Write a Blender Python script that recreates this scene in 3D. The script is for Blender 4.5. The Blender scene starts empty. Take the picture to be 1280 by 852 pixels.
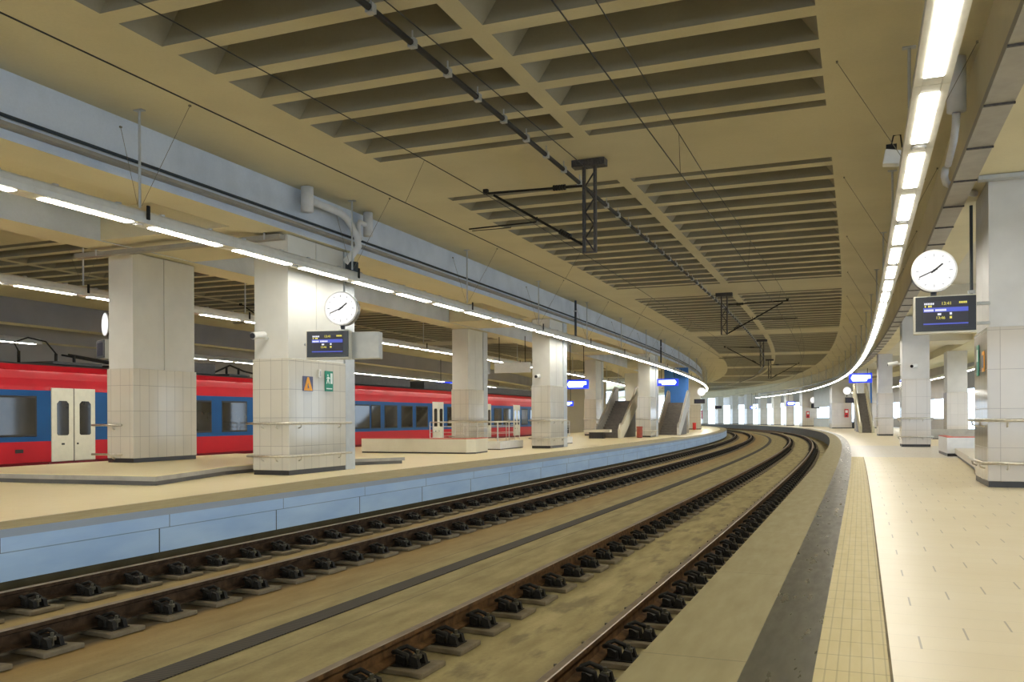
import bpy, bmesh, math, random
import numpy as np
from mathutils import Vector, Matrix
random.seed(7)
PI = math.pi
scene = bpy.context.scene
COL = scene.collection

# ------------------------------------------------------------------ alignment curve of the tracks
# s = metres along the rail beside the far platform, o = metres to the right of it
EYE = 1.2286
DS = 0.05
S = np.arange(-60, 300, DS)
K0, K1, TH0, X0 = -.0002945, 3.46e-5, .3768174, -8.824
KK = np.where(S > 165, K0 + K1 * 165, K0 + K1 * S)
i0 = int(np.argmin(abs(S)))
TH = np.concatenate([[0], np.cumsum((KK[:-1] + KK[1:]) / 2 * DS)])
TH = TH0 - (TH - TH[i0])
CX = np.concatenate([[0], np.cumsum(np.sin((TH[:-1] + TH[1:]) / 2) * DS)])
CY = np.concatenate([[0], np.cumsum(np.cos((TH[:-1] + TH[1:]) / 2) * DS)])
CX = CX - CX[i0] + X0
CY = CY - CY[i0]
def th_at(s): return float(np.interp(s, S, TH))
def P(s, o, z=0.0):
    t = th_at(s)
    return (float(np.interp(s, S, CX)) + o * math.cos(t), float(np.interp(s, S, CY)) - o * math.sin(t), z)
def steps(a, b, d):
    n = max(1, int(math.ceil((b - a) / d - 1e-6)))
    return [a + (b - a) * i / n for i in range(n + 1)]

# ------------------------------------------------------------------ materials
MATS = {}
def nodes_of(name):
    m = bpy.data.materials.new(name); m.use_nodes = True
    nt = m.node_tree; nt.nodes.clear()
    out = nt.nodes.new('ShaderNodeOutputMaterial')
    b = nt.nodes.new('ShaderNodeBsdfPrincipled')
    nt.links.new(b.outputs[0], out.inputs[0])
    MATS[name] = m
    return m, nt, b
def mth(nt, op, a, b=None, c=None):
    n = nt.nodes.new('ShaderNodeMath'); n.operation = op
    for i, v in enumerate((a, b, c)):
        if v is None: continue
        if isinstance(v, (int, float)): n.inputs[i].default_value = v
        else: nt.links.new(v, n.inputs[i])
    return n.outputs[0]
def mix(nt, fac, a, b):
    n = nt.nodes.new('ShaderNodeMix'); n.data_type = 'RGBA'
    if isinstance(fac, (int, float)): n.inputs[0].default_value = fac
    else: nt.links.new(fac, n.inputs[0])
    for k, v in ((6, a), (7, b)):
        if isinstance(v, tuple): n.inputs[k].default_value = (*v, 1)
        else: nt.links.new(v, n.inputs[k])
    return n.outputs[2]
def noise(nt, scale, detail=4, coord='Object', stretch=None, rough=.55):
    tc = nt.nodes.new('ShaderNodeTexCoord')
    src = tc.outputs[coord]
    if stretch:
        mp = nt.nodes.new('ShaderNodeMapping'); mp.inputs['Scale'].default_value = stretch
        nt.links.new(src, mp.inputs[0]); src = mp.outputs[0]
    n = nt.nodes.new('ShaderNodeTexNoise'); n.inputs['Scale'].default_value = scale
    n.inputs['Detail'].default_value = detail; n.inputs['Roughness'].default_value = rough
    nt.links.new(src, n.inputs['Vector'])
    return n.outputs[0]
def ramp(nt, fac, lo, hi):
    n = nt.nodes.new('ShaderNodeMapRange'); n.inputs[1].default_value = lo; n.inputs[2].default_value = hi
    nt.links.new(fac, n.inputs[0]); return n.outputs[0]
def bump(nt, b, h, strength, dist=.01):
    n = nt.nodes.new('ShaderNodeBump'); n.inputs['Strength'].default_value = strength; n.inputs['Distance'].default_value = dist
    nt.links.new(h, n.inputs['Height']); nt.links.new(n.outputs[0], b.inputs['Normal'])
def uv_xy(nt):
    tc = nt.nodes.new('ShaderNodeTexCoord'); sp = nt.nodes.new('ShaderNodeSeparateXYZ')
    nt.links.new(tc.outputs['UV'], sp.inputs[0]); return sp.outputs[0], sp.outputs[1]
def line(nt, x, pitch, w, off=0.0):
    """1 on a joint every pitch metres, else 0"""
    f = mth(nt, 'FRACT', mth(nt, 'DIVIDE', mth(nt, 'ADD', x, off + 1000 * pitch), pitch))
    return mth(nt, 'LESS_THAN', f, w / pitch)
def plain(name, col, rough=.5, metal=0.0, var=.12, scale=6, bmp=0.0, spec=.5, coat=0):
    m, nt, b = nodes_of(name)
    n = noise(nt, scale)
    c = mix(nt, ramp(nt, n, .35, .65), tuple(x * (1 - var) for x in col), tuple(min(1, x * (1 + var)) for x in col))
    nt.links.new(c, b.inputs['Base Color'])
    b.inputs['Roughness'].default_value = rough; b.inputs['Metallic'].default_value = metal
    b.inputs['Specular IOR Level'].default_value = spec
    if coat: b.inputs['Coat Weight'].default_value = coat; b.inputs['Coat Roughness'].default_value = .05
    if bmp: bump(nt, b, n, bmp)
    return m
def glow(name, col, strength, base=.02):
    m, nt, b = nodes_of(name)
    b.inputs['Base Color'].default_value = (base, base, base, 1); b.inputs['Roughness'].default_value = .6
    b.inputs['Emission Color'].default_value = (*col, 1); b.inputs['Emission Strength'].default_value = strength
    return m
def concrete(name, col, dark, sc=1.2, rough=.8, stain=.5, bmp=.15):
    m, nt, b = nodes_of(name)
    n1 = noise(nt, sc, 6); n2 = noise(nt, 22, 3)
    c = mix(nt, mth(nt, 'MULTIPLY', ramp(nt, n1, .42, .75), stain), col, dark)
    c = mix(nt, mth(nt, 'MULTIPLY', ramp(nt, n2, .4, .8), .18), c, dark)
    nt.links.new(c, b.inputs['Base Color']); b.inputs['Roughness'].default_value = rough
    bump(nt, b, n2, bmp)
    return m
def tiles(name, col, joint, pw, ph, jw=.006, rough=.16, var=.06, offx=0, offz=0):
    m, nt, b = nodes_of(name)
    x, y = uv_xy(nt)
    j = mth(nt, 'MAXIMUM', line(nt, x, pw, jw, offx), line(nt, y, ph, jw, offz))
    ix = mth(nt, 'FLOOR', mth(nt, 'DIVIDE', mth(nt, 'ADD', x, offx), pw)); iy = mth(nt, 'FLOOR', mth(nt, 'DIVIDE', mth(nt, 'ADD', y, offz), ph))
    w = nt.nodes.new('ShaderNodeTexWhiteNoise'); w.noise_dimensions = '2D'
    cb = nt.nodes.new('ShaderNodeCombineXYZ'); nt.links.new(ix, cb.inputs[0]); nt.links.new(iy, cb.inputs[1]); nt.links.new(cb.outputs[0], w.inputs['Vector'])
    c = mix(nt, w.outputs[0], tuple(v * (1 - var) for v in col), tuple(min(1, v * (1 + var)) for v in col))
    c = mix(nt, mth(nt, 'MULTIPLY', ramp(nt, noise(nt, 2.2), .4, .8), .15), c, tuple(v * .75 for v in col))
    c = mix(nt, j, c, joint)
    nt.links.new(c, b.inputs['Base Color'])
    nt.links.new(mth(nt, 'ADD', mth(nt, 'MULTIPLY', j, .5), rough), b.inputs['Roughness'])
    bump(nt, b, mth(nt, 'SUBTRACT', 1.0, j), .4, .004)
    return m

M_ceil = concrete('ceiling_concrete', (.64, .585, .405), (.47, .42, .27), .5, .85, .45)
M_coffer = concrete('shaded_coffer_concrete', (.31, .29, .225), (.22, .20, .15), .6, .9, .5)  # greyer unpainted concrete, darkened further: pocket shade is put into the colour
M_soffit = concrete('soffit_concrete', (.62, .58, .43), (.46, .42, .29), .5, .85, .4)
M_soffit_r = concrete('grey_soffit_concrete', (.60, .57, .49), (.47, .44, .36), .5, .85, .4)
M_endwall = concrete('cream_end_wall', (.78, .72, .58), (.62, .56, .43), .5, .8, .3)
M_grey_wall2 = concrete('blue_grey_wall', (.52, .57, .60), (.42, .46, .49), .8, .7, .4)
M_wall_l = concrete('painted_beam_wall', (.64, .70, .80), (.42, .48, .57), .9, .7, .7)
M_grey_wall = concrete('grey_beam_wall', (.42, .41, .42), (.30, .29, .30), .6, .8, .5)
M_shaft = plain('white_column_paint', (.68, .67, .62), .6, var=.04, scale=1.5)
M_shaft_r = plain('grey_column_paint', (.62, .61, .60), .5, var=.05, scale=1.5)
M_tile_l = tiles('column_tile', (.66, .62, .53), (.33, .30, .25), .30, .635, .009, .10, .04)
M_tile_r = tiles('grey_column_tile', (.60, .55, .49), (.36, .325, .285), .40, .68, .009, .08, .04)
M_plinth = plain('black_plinth', (.035, .033, .032), .4)
M_steel = plain('brushed_steel', (.62, .58, .50), .3, .85, .1, 20)
M_galv = plain('galvanised_steel', (.48, .50, .52), .45, .4, .05, 8)
M_dark = plain('black_steel', (.016, .014, .011), .6, .0, .3, 30, spec=.25)
M_mast = plain('dark_mast_steel', (.075, .068, .066), .55, .4, .3, 30)
M_wire = plain('dark_wire', (.03, .027, .024), .6, .2)
M_stay = plain('dull_stay_wire', (.22, .20, .15), .6, .2)
M_rust = plain('rusty_rail_steel', (.125, .066, .026), .8, .0, .4, 9, .2, spec=.2)
M_railtop = plain('worn_rail_head', (.40, .34, .27), .48, .75, .12, 5)
M_railbrown = plain('brown_rail_tread', (.26, .20, .135), .5, .5, .15, 5)
M_rust_dark = plain('dark_rusty_rail_steel', (.060, .036, .020), .85, .0, .4, 9, .2, spec=.15)
M_housing = plain('white_lamp_housing', (.66, .65, .60), .45, var=.05)
M_lamp = glow('lamp_diffuser', (1.0, .955, .84), 32.0)
M_white = plain('white_plastic', (.80, .79, .76), .4, var=.03)
M_grey = plain('grey_plastic', (.36, .36, .36), .45, var=.08)
M_black = plain('black_plastic', (.014, .014, .016), .3, var=.1)
M_dial = glow('lit_clock_dial', (1, .98, .95), 1.05)
M_screen = glow('lit_screen', (.011, .010, .022), 1.0)
M_screen_band = glow('blue_screen_band', (.07, .10, .55), 1.0)
M_yellow_text = glow('yellow_screen_text', (.85, .75, .12), 1.0)
M_white_text = glow('white_screen_text', (.85, .85, .95), 1.0)
M_sign_blue = glow('lit_blue_sign', (.01, .05, .95), 1.0)
M_sign_white = glow('lit_white_sign', (.75, .92, 1.0), 2.2)
M_red_train = plain('red_train_paint', (.46, .009, .020), .4, var=.06, scale=1, coat=.06, spec=.2)
M_darkred = plain('dark_red_skirt', (.20, .008, .015), .4, var=.1)
M_blue_train = plain('blue_train_paint', (.004, .07, .235), .35, var=.08, scale=1, coat=.06, spec=.2)
M_door = plain('cream_train_door', (.66, .65, .54), .3, var=.04)
M_glass = plain('dark_train_glass', (.03, .028, .022), .05, var=.3, scale=.8, spec=.6)
M_rubber = plain('black_rubber', (.02, .02, .02), .6)
M_roof = plain('dark_roof', (.06, .06, .062), .7)
M_red = plain('red_enamel', (.60, .02, .02), .4)
M_bin = plain('rust_red_bin', (.34, .06, .03), .45)
M_redline = plain('red_coping_paint', (.60, .10, .06), .5)
M_cream = concrete('cream_parapet', (.72, .68, .55), (.55, .50, .38), 1.2, .7, .4)
M_whitewall = plain('white_parapet', (.76, .75, .72), .5, var=.04)
M_green = plain('green_sign', (.0, .27, .16), .4, var=.05)
M_greenlt = plain('pale_sign_white', (.80, .92, .86), .4, var=.02)
M_orange = plain('orange_sign', (.95, .40, .02), .4, var=.04)
M_navy = plain('navy_sign', (.09, .09, .18), .4, var=.05)
M_bluepanel = plain('blue_wall_panel', (.05, .20, .62), .5, var=.12, scale=.8)
M_stone = concrete('grey_stone_panel', (.42, .40, .36), (.28, .26, .23), 3, .5, .7)
M_esc = plain('escalator_steps', (.20, .18, .16), .5, .4)
M_duct = plain('white_duct', (.66, .67, .70), .5, var=.05)
M_bolt = plain('dull_bolt_steel', (.10, .09, .06), .5, .4, .3, 30)
M_pad = concrete('concrete_pad', (.25, .21, .14), (.12, .09, .05), 5, .9, .8)
M_tray = plain('cable_tray_metal', (.33, .31, .27), .5, .3, .07, 4)
M_traycable = plain('dark_cables', (.03, .04, .05), .6)

def floor_tiles(name, col, col2, joint, rough):
    m, nt, b = nodes_of(name)
    s, o = uv_xy(nt)
    row = mth(nt, 'FLOOR', mth(nt, 'DIVIDE', mth(nt, 'ADD', s, 100), .2875))
    x = mth(nt, 'ADD', o, mth(nt, 'MULTIPLY', row, -.25))
    cell = mth(nt, 'FLOOR', mth(nt, 'ADD', x, 500.0))
    ja = line(nt, x, 1.0, .011, -.24)
    jb = line(nt, mth(nt, 'ADD', s, 100), .2875, .006)
    w = nt.nodes.new('ShaderNodeTexWhiteNoise'); w.noise_dimensions = '2D'
    cb = nt.nodes.new('ShaderNodeCombineXYZ'); nt.links.new(cell, cb.inputs[0]); nt.links.new(row, cb.inputs[1]); nt.links.new(cb.outputs[0], w.inputs['Vector'])
    c = mix(nt, mth(nt, 'MULTIPLY', w.outputs[0], .22), col, col2)
    c = mix(nt, mth(nt, 'MULTIPLY', ramp(nt, noise(nt, .7, 3), .4, .75), .6), c, col2)
    c = mix(nt, mth(nt, 'MULTIPLY', jb, .22), c, joint)
    c = mix(nt, mth(nt, 'MULTIPLY', ja, .62), c, joint)
    nt.links.new(c, b.inputs['Base Color'])
    n = noise(nt, 5, 3)
    nt.links.new(mth(nt, 'ADD', mth(nt, 'MULTIPLY', n, .10), rough), b.inputs['Roughness'])
    b.inputs['Specular IOR Level'].default_value = .35
    return m
M_floor = floor_tiles('cream_floor_tile', (.78, .68, .475), (.70, .585, .37), (.24, .19, .12), .30)
M_floor_pale = floor_tiles('pale_floor_tile', (.66, .605, .52), (.60, .545, .45), (.30, .26, .2), .28)
M_floor_l = floor_tiles('cream_platform_tile', (.90, .785, .49), (.86, .74, .44), (.70, .58, .33), .26)
def strip_mat(name, col, dark, js, jo, rough, sc, depth):
    m, nt, b = nodes_of(name)
    s, o = uv_xy(nt)
    n = noise(nt, sc, 6, 'UV', (.35, 1.6, 1))
    c = mix(nt, mth(nt, 'MULTIPLY', ramp(nt, n, .35, .7), depth), col, dark)
    if js: c = mix(nt, mth(nt, 'MULTIPLY', line(nt, s, js, .012), .55), c, tuple(v * .45 for v in dark))
    if jo: c = mix(nt, mth(nt, 'MULTIPLY', line(nt, o, jo, .008), .4), c, tuple(v * .45 for v in dark))
    nt.links.new(c, b.inputs['Base Color'])
    nt.links.new(mth(nt, 'ADD', mth(nt, 'MULTIPLY', n, .3), rough), b.inputs['Roughness'])
    return m
M_edge = strip_mat('edge_slab', (.315, .265, .125), (.25, .205, .09), 2.6, 0, .5, 6, .6)
M_grey_strip = strip_mat('dark_granite_strip', (.115, .105, .070), (.06, .054, .036), 0, 0, .16, 7, .8)
M_tactile = strip_mat('tactile_tile', (.60, .495, .235), (.53, .43, .19), .30, .055, .4, 8, .5)
def trackbed():
    m, nt, b = nodes_of('trackbed_concrete')
    s, o = uv_xy(nt)
    n1 = noise(nt, 2.2, 6, 'UV', (.5, 2.0, 1)); n2 = noise(nt, 30, 3); n3 = noise(nt, .7, 5, 'UV', (.6, 2.2, 1))
    c = mix(nt, ramp(nt, n1, .3, .72), (.50, .42, .20), (.31, .25, .105))
    # rust wash on the side of the far track
    rust = mth(nt, 'SUBTRACT', 1.0, ramp(nt, mth(nt, 'ABSOLUTE', mth(nt, 'SUBTRACT', o, 1.45)), .15, 1.6))
    c = mix(nt, mth(nt, 'MULTIPLY', rust, mth(nt, 'ADD', mth(nt, 'MULTIPLY', n3, .5), .62)), c, (.34, .185, .030))
    spots = ramp(nt, noise(nt, 1.5, 6, 'UV', (.8, 2.4, 1)), .53, .63)
    near = mth(nt, 'GREATER_THAN', o, 4.75)
    c = mix(nt, mth(nt, 'MULTIPLY', mth(nt, 'MULTIPLY', spots, near), .55), c, (.13, .105, .055))
    c = mix(nt, mth(nt, 'MULTIPLY', ramp(nt, n2, .5, .8), .25), c, (.16, .12, .06))
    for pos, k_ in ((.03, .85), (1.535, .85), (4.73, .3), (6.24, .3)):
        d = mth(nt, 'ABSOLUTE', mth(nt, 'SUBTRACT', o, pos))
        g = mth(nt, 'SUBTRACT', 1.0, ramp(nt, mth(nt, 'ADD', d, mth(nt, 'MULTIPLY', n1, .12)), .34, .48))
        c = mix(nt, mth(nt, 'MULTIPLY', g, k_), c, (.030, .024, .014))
    for pos in (2.65, 3.58): 
        d = mth(nt, 'ABSOLUTE', mth(nt, 'SUBTRACT', o, pos))
        c = mix(nt, mth(nt, 'MULTIPLY', mth(nt, 'LESS_THAN', d, .012), .45), c, (.10, .08, .05))
    nt.links.new(c, b.inputs['Base Color']); b.inputs['Roughness'].default_value = .8
    bump(nt, b, n2, .25)
    return m
M_bed = trackbed()
def platform_wall():
    m, nt, b = nodes_of('blue_platform_wall')
    s, z = uv_xy(nt)
    n = noise(nt, 1.3, 5, 'UV', (.5, 2, 1))
    c = mix(nt, ramp(nt, n, .3, .7), (.40, .58, .84), (.56, .74, .95))
    c = mix(nt, mth(nt, 'MULTIPLY', line(nt, s, 2.63, .022, .35), mth(nt, 'LESS_THAN', z, -.27)), c, (.05, .07, .09))
    c = mix(nt, mth(nt, 'MULTIPLY', line(nt, s, 2.63, .012, .15), mth(nt, 'MULTIPLY', mth(nt, 'GREATER_THAN', z, -.27), mth(nt, 'LESS_THAN', z, -.095))), c, (.08, .10, .12))
    c = mix(nt, mth(nt, 'MULTIPLY', mth(nt, 'LESS_THAN', mth(nt, 'ABSOLUTE', mth(nt, 'ADD', z, .27)), .006), .6), c, (.10, .14, .2))
    c = mix(nt, mth(nt, 'MULTIPLY', mth(nt, 'GREATER_THAN', z, -.095), .75), c, (.36, .36, .35))
    nt.links.new(c, b.inputs['Base Color']); b.inputs['Roughness'].default_value = .55
    return m
M_pwall = platform_wall()
M_joint = concrete('dark_floor_joint', (.22, .17, .08), (.10, .075, .035), 3, .8, .8)
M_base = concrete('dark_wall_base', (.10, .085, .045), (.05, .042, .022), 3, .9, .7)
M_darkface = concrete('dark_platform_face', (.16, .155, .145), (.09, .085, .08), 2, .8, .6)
def grate():
    m, nt, b = nodes_of('drain_grate')
    s, o = uv_xy(nt)
    c = mix(nt, line(nt, s, .04, .016), (.075, .06, .038), (.02, .016, .01))
    nt.links.new(c, b.inputs['Base Color']); b.inputs['Roughness'].default_value = .7
    return m
M_grate = grate()

# ------------------------------------------------------------------ mesh helpers
class MB:
    def __init__(self): self.v = []; self.f = []; self.uv = []; self.m = []
    def face(self, idx, uv=None, mi=0):
        self.f.append(tuple(idx)); self.uv.append(uv); self.m.append(mi)
    def box(self, x0, x1, y0, y1, z0, z1, mi=0, mat=None):
        b = len(self.v)
        pts = [(x0, y0, z0), (x1, y0, z0), (x1, y1, z0), (x0, y1, z0), (x0, y0, z1), (x1, y0, z1), (x1, y1, z1), (x0, y1, z1)]
        if mat is not None: self.v += [tuple(mat @ Vector(p)) for p in pts]
        else: self.v += pts
        for q, ax in (((0, 3, 2, 1), 'xy'), ((4, 5, 6, 7), 'xy'), ((0, 1, 5, 4), 'xz'), ((2, 3, 7, 6), 'xz'), ((1, 2, 6, 5), 'yz'), ((3, 0, 4, 7), 'yz')):
            k = {'x': 0, 'y': 1, 'z': 2}
            self.face([b + i for i in q], [(pts[i][k[ax[0]]], pts[i][k[ax[1]]]) for i in q], mi)
        return self
    def tube(self, pts, r, n=8, mi=0, caps=True):
        pts = [Vector(p) for p in pts]
        b = len(self.v); up = None
        for i, p in enumerate(pts):
            d = (pts[min(i + 1, len(pts) - 1)] - pts[max(i - 1, 0)])
            d = d.normalized() if d.length > 1e-9 else Vector((0, 0, 1))
            if up is None: up = Vector((0, 0, 1)) if abs(d.z) < .95 else Vector((1, 0, 0))
            a = d.cross(up)
            if a.length < 1e-4: a = d.cross(Vector((1, 0, 0)))
            a.normalize(); c = a.cross(d).normalized(); up = c
            for k in range(n):
                t = 2 * PI * k / n
                self.v.append(tuple(p + a * (r * math.cos(t)) + c * (r * math.sin(t))))
        for i in range(len(pts) - 1):
            for k in range(n):
                k2 = (k + 1) % n
                self.face((b + i * n + k, b + i * n + k2, b + (i + 1) * n + k2, b + (i + 1) * n + k), None, mi)
        if caps:
            self.face([b + k for k in range(n)][::-1], None, mi)
            self.face([b + (len(pts) - 1) * n + k for k in range(n)], None, mi)
        return self
    def prism(self, poly, z0, z1, mi=0, axis='z', mat=None):
        """poly extruded; axis z: poly (x,y); axis y: poly (x,z) extruded y from z0 to z1; axis x: poly (y,z)"""
        b = len(self.v); n = len(poly)
        for h in (z0, z1):
            for p in poly:
                q = (p[0], p[1], h) if axis == 'z' else ((p[0], h, p[1]) if axis == 'y' else (h, p[0], p[1]))
                self.v.append(tuple(mat @ Vector(q)) if mat is not None else q)
        per = [0]
        for k in range(n): per.append(per[-1] + math.dist(poly[k], poly[(k + 1) % n]))
        for k in range(n):
            k2 = (k + 1) % n
            self.face((b + k, b + k2, b + n + k2, b + n + k), [(per[k], z0), (per[k + 1], z0), (per[k + 1], z1), (per[k], z1)], mi)
        self.face([b + k for k in range(n)][::-1], [poly[k] for k in range(n)][::-1], mi)
        self.face([b + n + k for k in range(n)], [poly[k] for k in range(n)], mi)
        return self
    def sweep(self, prof, ss, closed=False, mis=None, caps=True, of=None, zf=None):
        """profile [(o,z)] along the track curve; of(s)/zf(s) add an offset"""
        b = len(self.v); n = len(prof)
        per = [0.0]
        for k in range(n): per.append(per[-1] + math.dist(prof[k], prof[(k + 1) % n]))
        for s in ss:
            do = of(s) if of else 0; dz = zf(s) if zf else 0
            for (o, z) in prof: self.v.append(P(s, o + do, z + dz))
        segs = n if closed else n - 1
        for i in range(len(ss) - 1):
            for k in range(segs):
                k2 = (k + 1) % n
                hor = abs(prof[k][1] - prof[k2][1]) < abs(prof[k][0] - prof[k2][0])
                a, c = (prof[k][0], prof[k2][0]) if hor else (prof[k][1], prof[k2][1])
                self.face((b + i * n + k, b + i * n + k2, b + (i + 1) * n + k2, b + (i + 1) * n + k),
                          [(ss[i], a), (ss[i], c), (ss[i + 1], c), (ss[i + 1], a)], mis[k] if mis else 0)
        if closed and caps:
            self.face([b + k for k in range(n)][::-1], None, mis[0] if mis else 0)
            e = b + (len(ss) - 1) * n
            self.face([e + k for k in range(n)], None, mis[0] if mis else 0)
        return self
    def build(self, name, mats, parent=None, smooth=False, bevel=0, loc=None, rz=None):
        me = bpy.data.meshes.new(name)
        me.from_pydata(self.v, [], self.f)
        if not isinstance(mats, (list, tuple)): mats = [mats]
        for m in mats: me.materials.append(m)
        uvl = me.uv_layers.new(name='UVMap')
        li = 0
        for p, uv, mi in zip(me.polygons, self.uv, self.m):
            p.material_index = mi; p.use_smooth = smooth
            for k in range(p.loop_total):
                if uv: uvl.data[p.loop_start + k].uv = uv[k]
                else:
                    c = me.vertices[me.loops[p.loop_start + k].vertex_index].co
                    uvl.data[p.loop_start + k].uv = (c.x + c.y, c.z)
        o = bpy.data.objects.new(name, me); COL.objects.link(o)
        if parent: o.parent = parent
        if loc is not None: o.location = loc
        if rz is not None: o.rotation_euler = (0, 0, rz)
        if bevel:
            md = o.modifiers.new('bevel', 'BEVEL'); md.width = bevel; md.segments = 2; md.limit_method = 'ANGLE'
        return o
def tag(o, label=None, cat=None, group=None, kind=None):
    if label: o['label'] = label
    if cat: o['category'] = cat
    if group: o['group'] = group
    if kind: o['kind'] = kind
    return o
def thing(name, s, o, z, label, cat, group=None, kind=None, turn=0.0):
    e = bpy.data.objects.new(name, None); COL.objects.link(e)
    e.empty_display_size = .2
    e.location = P(s, o, z); e.rotation_euler = (0, 0, -th_at(s) + turn)
    return tag(e, label, cat, group, kind)
def copy_tree(root):
    r = root.copy(); COL.objects.link(r)
    for ch in root.children:
        c = ch.copy(); COL.objects.link(c); c.parent = r
        for g in ch.children:
            d = g.copy(); COL.objects.link(d); d.parent = c
    return r
def put(e, s, o, z, turn=0.0):
    e.location = P(s, o, z); e.rotation_euler = (0, 0, -th_at(s) + turn)
def struct(mb, name, mats, **k): return tag(mb.build(name, mats, **k), kind='structure')
def circ(r, n, cx=0, cz=0): return [(cx + r * math.cos(2 * PI * k / n), cz + r * math.sin(2 * PI * k / n)) for k in range(n)]
def text_part(body, size, mat, parent, loc, name='lettering', rx=PI / 2, rz=0.0, align='LEFT'):
    cu = bpy.data.curves.new(name, 'FONT'); cu.body = body; cu.size = size; cu.extrude = .002; cu.align_x = align
    t = bpy.data.objects.new(name, cu); COL.objects.link(t)
    dg = bpy.context.evaluated_depsgraph_get()
    me = bpy.data.meshes.new_from_object(t.evaluated_get(dg))
    bpy.data.objects.remove(t); bpy.data.curves.remove(cu)
    me.materials.clear(); me.materials.append(mat)
    o = bpy.data.objects.new(name, me); COL.objects.link(o)
    o.parent = parent; o.location = loc; o.rotation_euler = (rx, 0, rz)
    return o

# ------------------------------------------------------------------ setting: levels
ZC = 6.4          # main ceiling
RAILZ = -.52      # top of rail
BEDZ = -.745      # track slab
S0, S1 = -36, 200
EL, ER = -.87, 7.13      # platform edges of the hall between
LF, LB, LE = -3.5, -8.2, -12.72     # far platform: front beam, back beam, other edge
RW, RB, RE = 9.76, 14.6, 18.4       # near platform: front beam, back beam, other edge
SS = steps(S0, S1, 2.0)
def flat(name, o0, o1, z, mat, s0=S0, s1=S1, d=2.0, extra=None):
    mb = MB().sweep([(o0, z), (o1, z)], steps(s0, s1, d))
    return struct(mb, name, mat)

PANEL = [(21.85 + 18.98 * n, 37.73 + 18.98 * n) for n in range(-3, 8)]
def coffered(name, oa, ob, fields, s0, s1, mat):
    mb = MB(); z = ZC; H = .58
    def strip(sa, sb, a, b):
        ss = steps(sa, sb, 1.1)
        for i in range(len(ss) - 1):
            n = len(mb.v); mb.v += [P(ss[i], a, z), P(ss[i], b, z), P(ss[i + 1], b, z), P(ss[i + 1], a, z)]
            mb.face((n, n + 1, n + 2, n + 3))
    def gaps(sa, sb):
        e = [oa] + [x for f in fields for x in f] + [ob]
        for k in range(0, len(e), 2): strip(sa, sb, e[k], e[k + 1])
    def pocket(sa, sb, a, b, h, ins, ino):
        n = len(mb.v)
        mb.v += [P(sa, a, z), P(sa, b, z), P(sb, b, z), P(sb, a, z)]
        mb.v += [P(sa + ins, a + ino, z + h), P(sa + ins, b - ino, z + h), P(sb - ins, b - ino, z + h), P(sb - ins, a + ino, z + h)]
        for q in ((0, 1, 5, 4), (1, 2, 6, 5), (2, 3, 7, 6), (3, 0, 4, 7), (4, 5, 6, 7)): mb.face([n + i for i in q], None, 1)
    cur = s0
    for a, b in PANEL:
        if b < s0 or a > s1: continue
        if a < cur: continue
        strip(cur, a, oa, ob)
        cells = [(a, a + .3, .16)] + [(a + .6 + 1.07 * k, a + .6 + 1.07 * k + .77, H) for k in range(14)] + [(b - .3, b, .16)]
        cur = a
        for sa, sb, h in cells:
            if sa > cur + 1e-6: strip(cur, sa, oa, ob)
            gaps(sa, sb)
            for f in fields: pocket(sa, sb, f[0], f[1], h, .035 if h > .3 else .02, .42 if h > .3 else .1)
            cur = sb
    strip(cur, s1, oa, ob)
    return struct(mb, name, mat)
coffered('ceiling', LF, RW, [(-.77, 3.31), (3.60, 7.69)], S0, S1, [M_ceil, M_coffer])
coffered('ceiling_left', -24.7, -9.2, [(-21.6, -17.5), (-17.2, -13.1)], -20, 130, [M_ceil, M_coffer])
# low ceilings over the platforms: recess with deeper girders on the column lines
GIRD = [(18.75 + 18.98 * n, 21.85 + 18.98 * n) for n in range(-3, 9)]
def low_ceiling(name, a, b, zlo, zhi, mat):
    mb = MB(); cur = S0
    def strip(sa, sb, z):
        ss = steps(sa, sb, 2.0); n0 = len(mb.v)
        for i in range(len(ss) - 1):
            n = len(mb.v); mb.v += [P(ss[i], a, z), P(ss[i], b, z), P(ss[i + 1], b, z), P(ss[i + 1], a, z)]
            mb.face((n, n + 1, n + 2, n + 3))
    def riser(s):
        n = len(mb.v); mb.v += [P(s, a, zlo), P(s, b, zlo), P(s, b, zhi), P(s, a, zhi)]; mb.face((n, n + 1, n + 2, n + 3))
    for ga, gb in GIRD:
        if ga < cur or gb > S1: continue
        strip(cur, ga, zhi); riser(ga); strip(ga, gb, zlo); riser(gb); cur = gb
    strip(cur, S1, zhi)
    return struct(mb, name, mat)
low_ceiling('ceiling_far_platform', -4.3, LB, 5.42, 6.15, M_soffit)
low_ceiling('ceiling_near_platform', 10.75, RB - .1, 5.42, 5.9, M_soffit_r)
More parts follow.
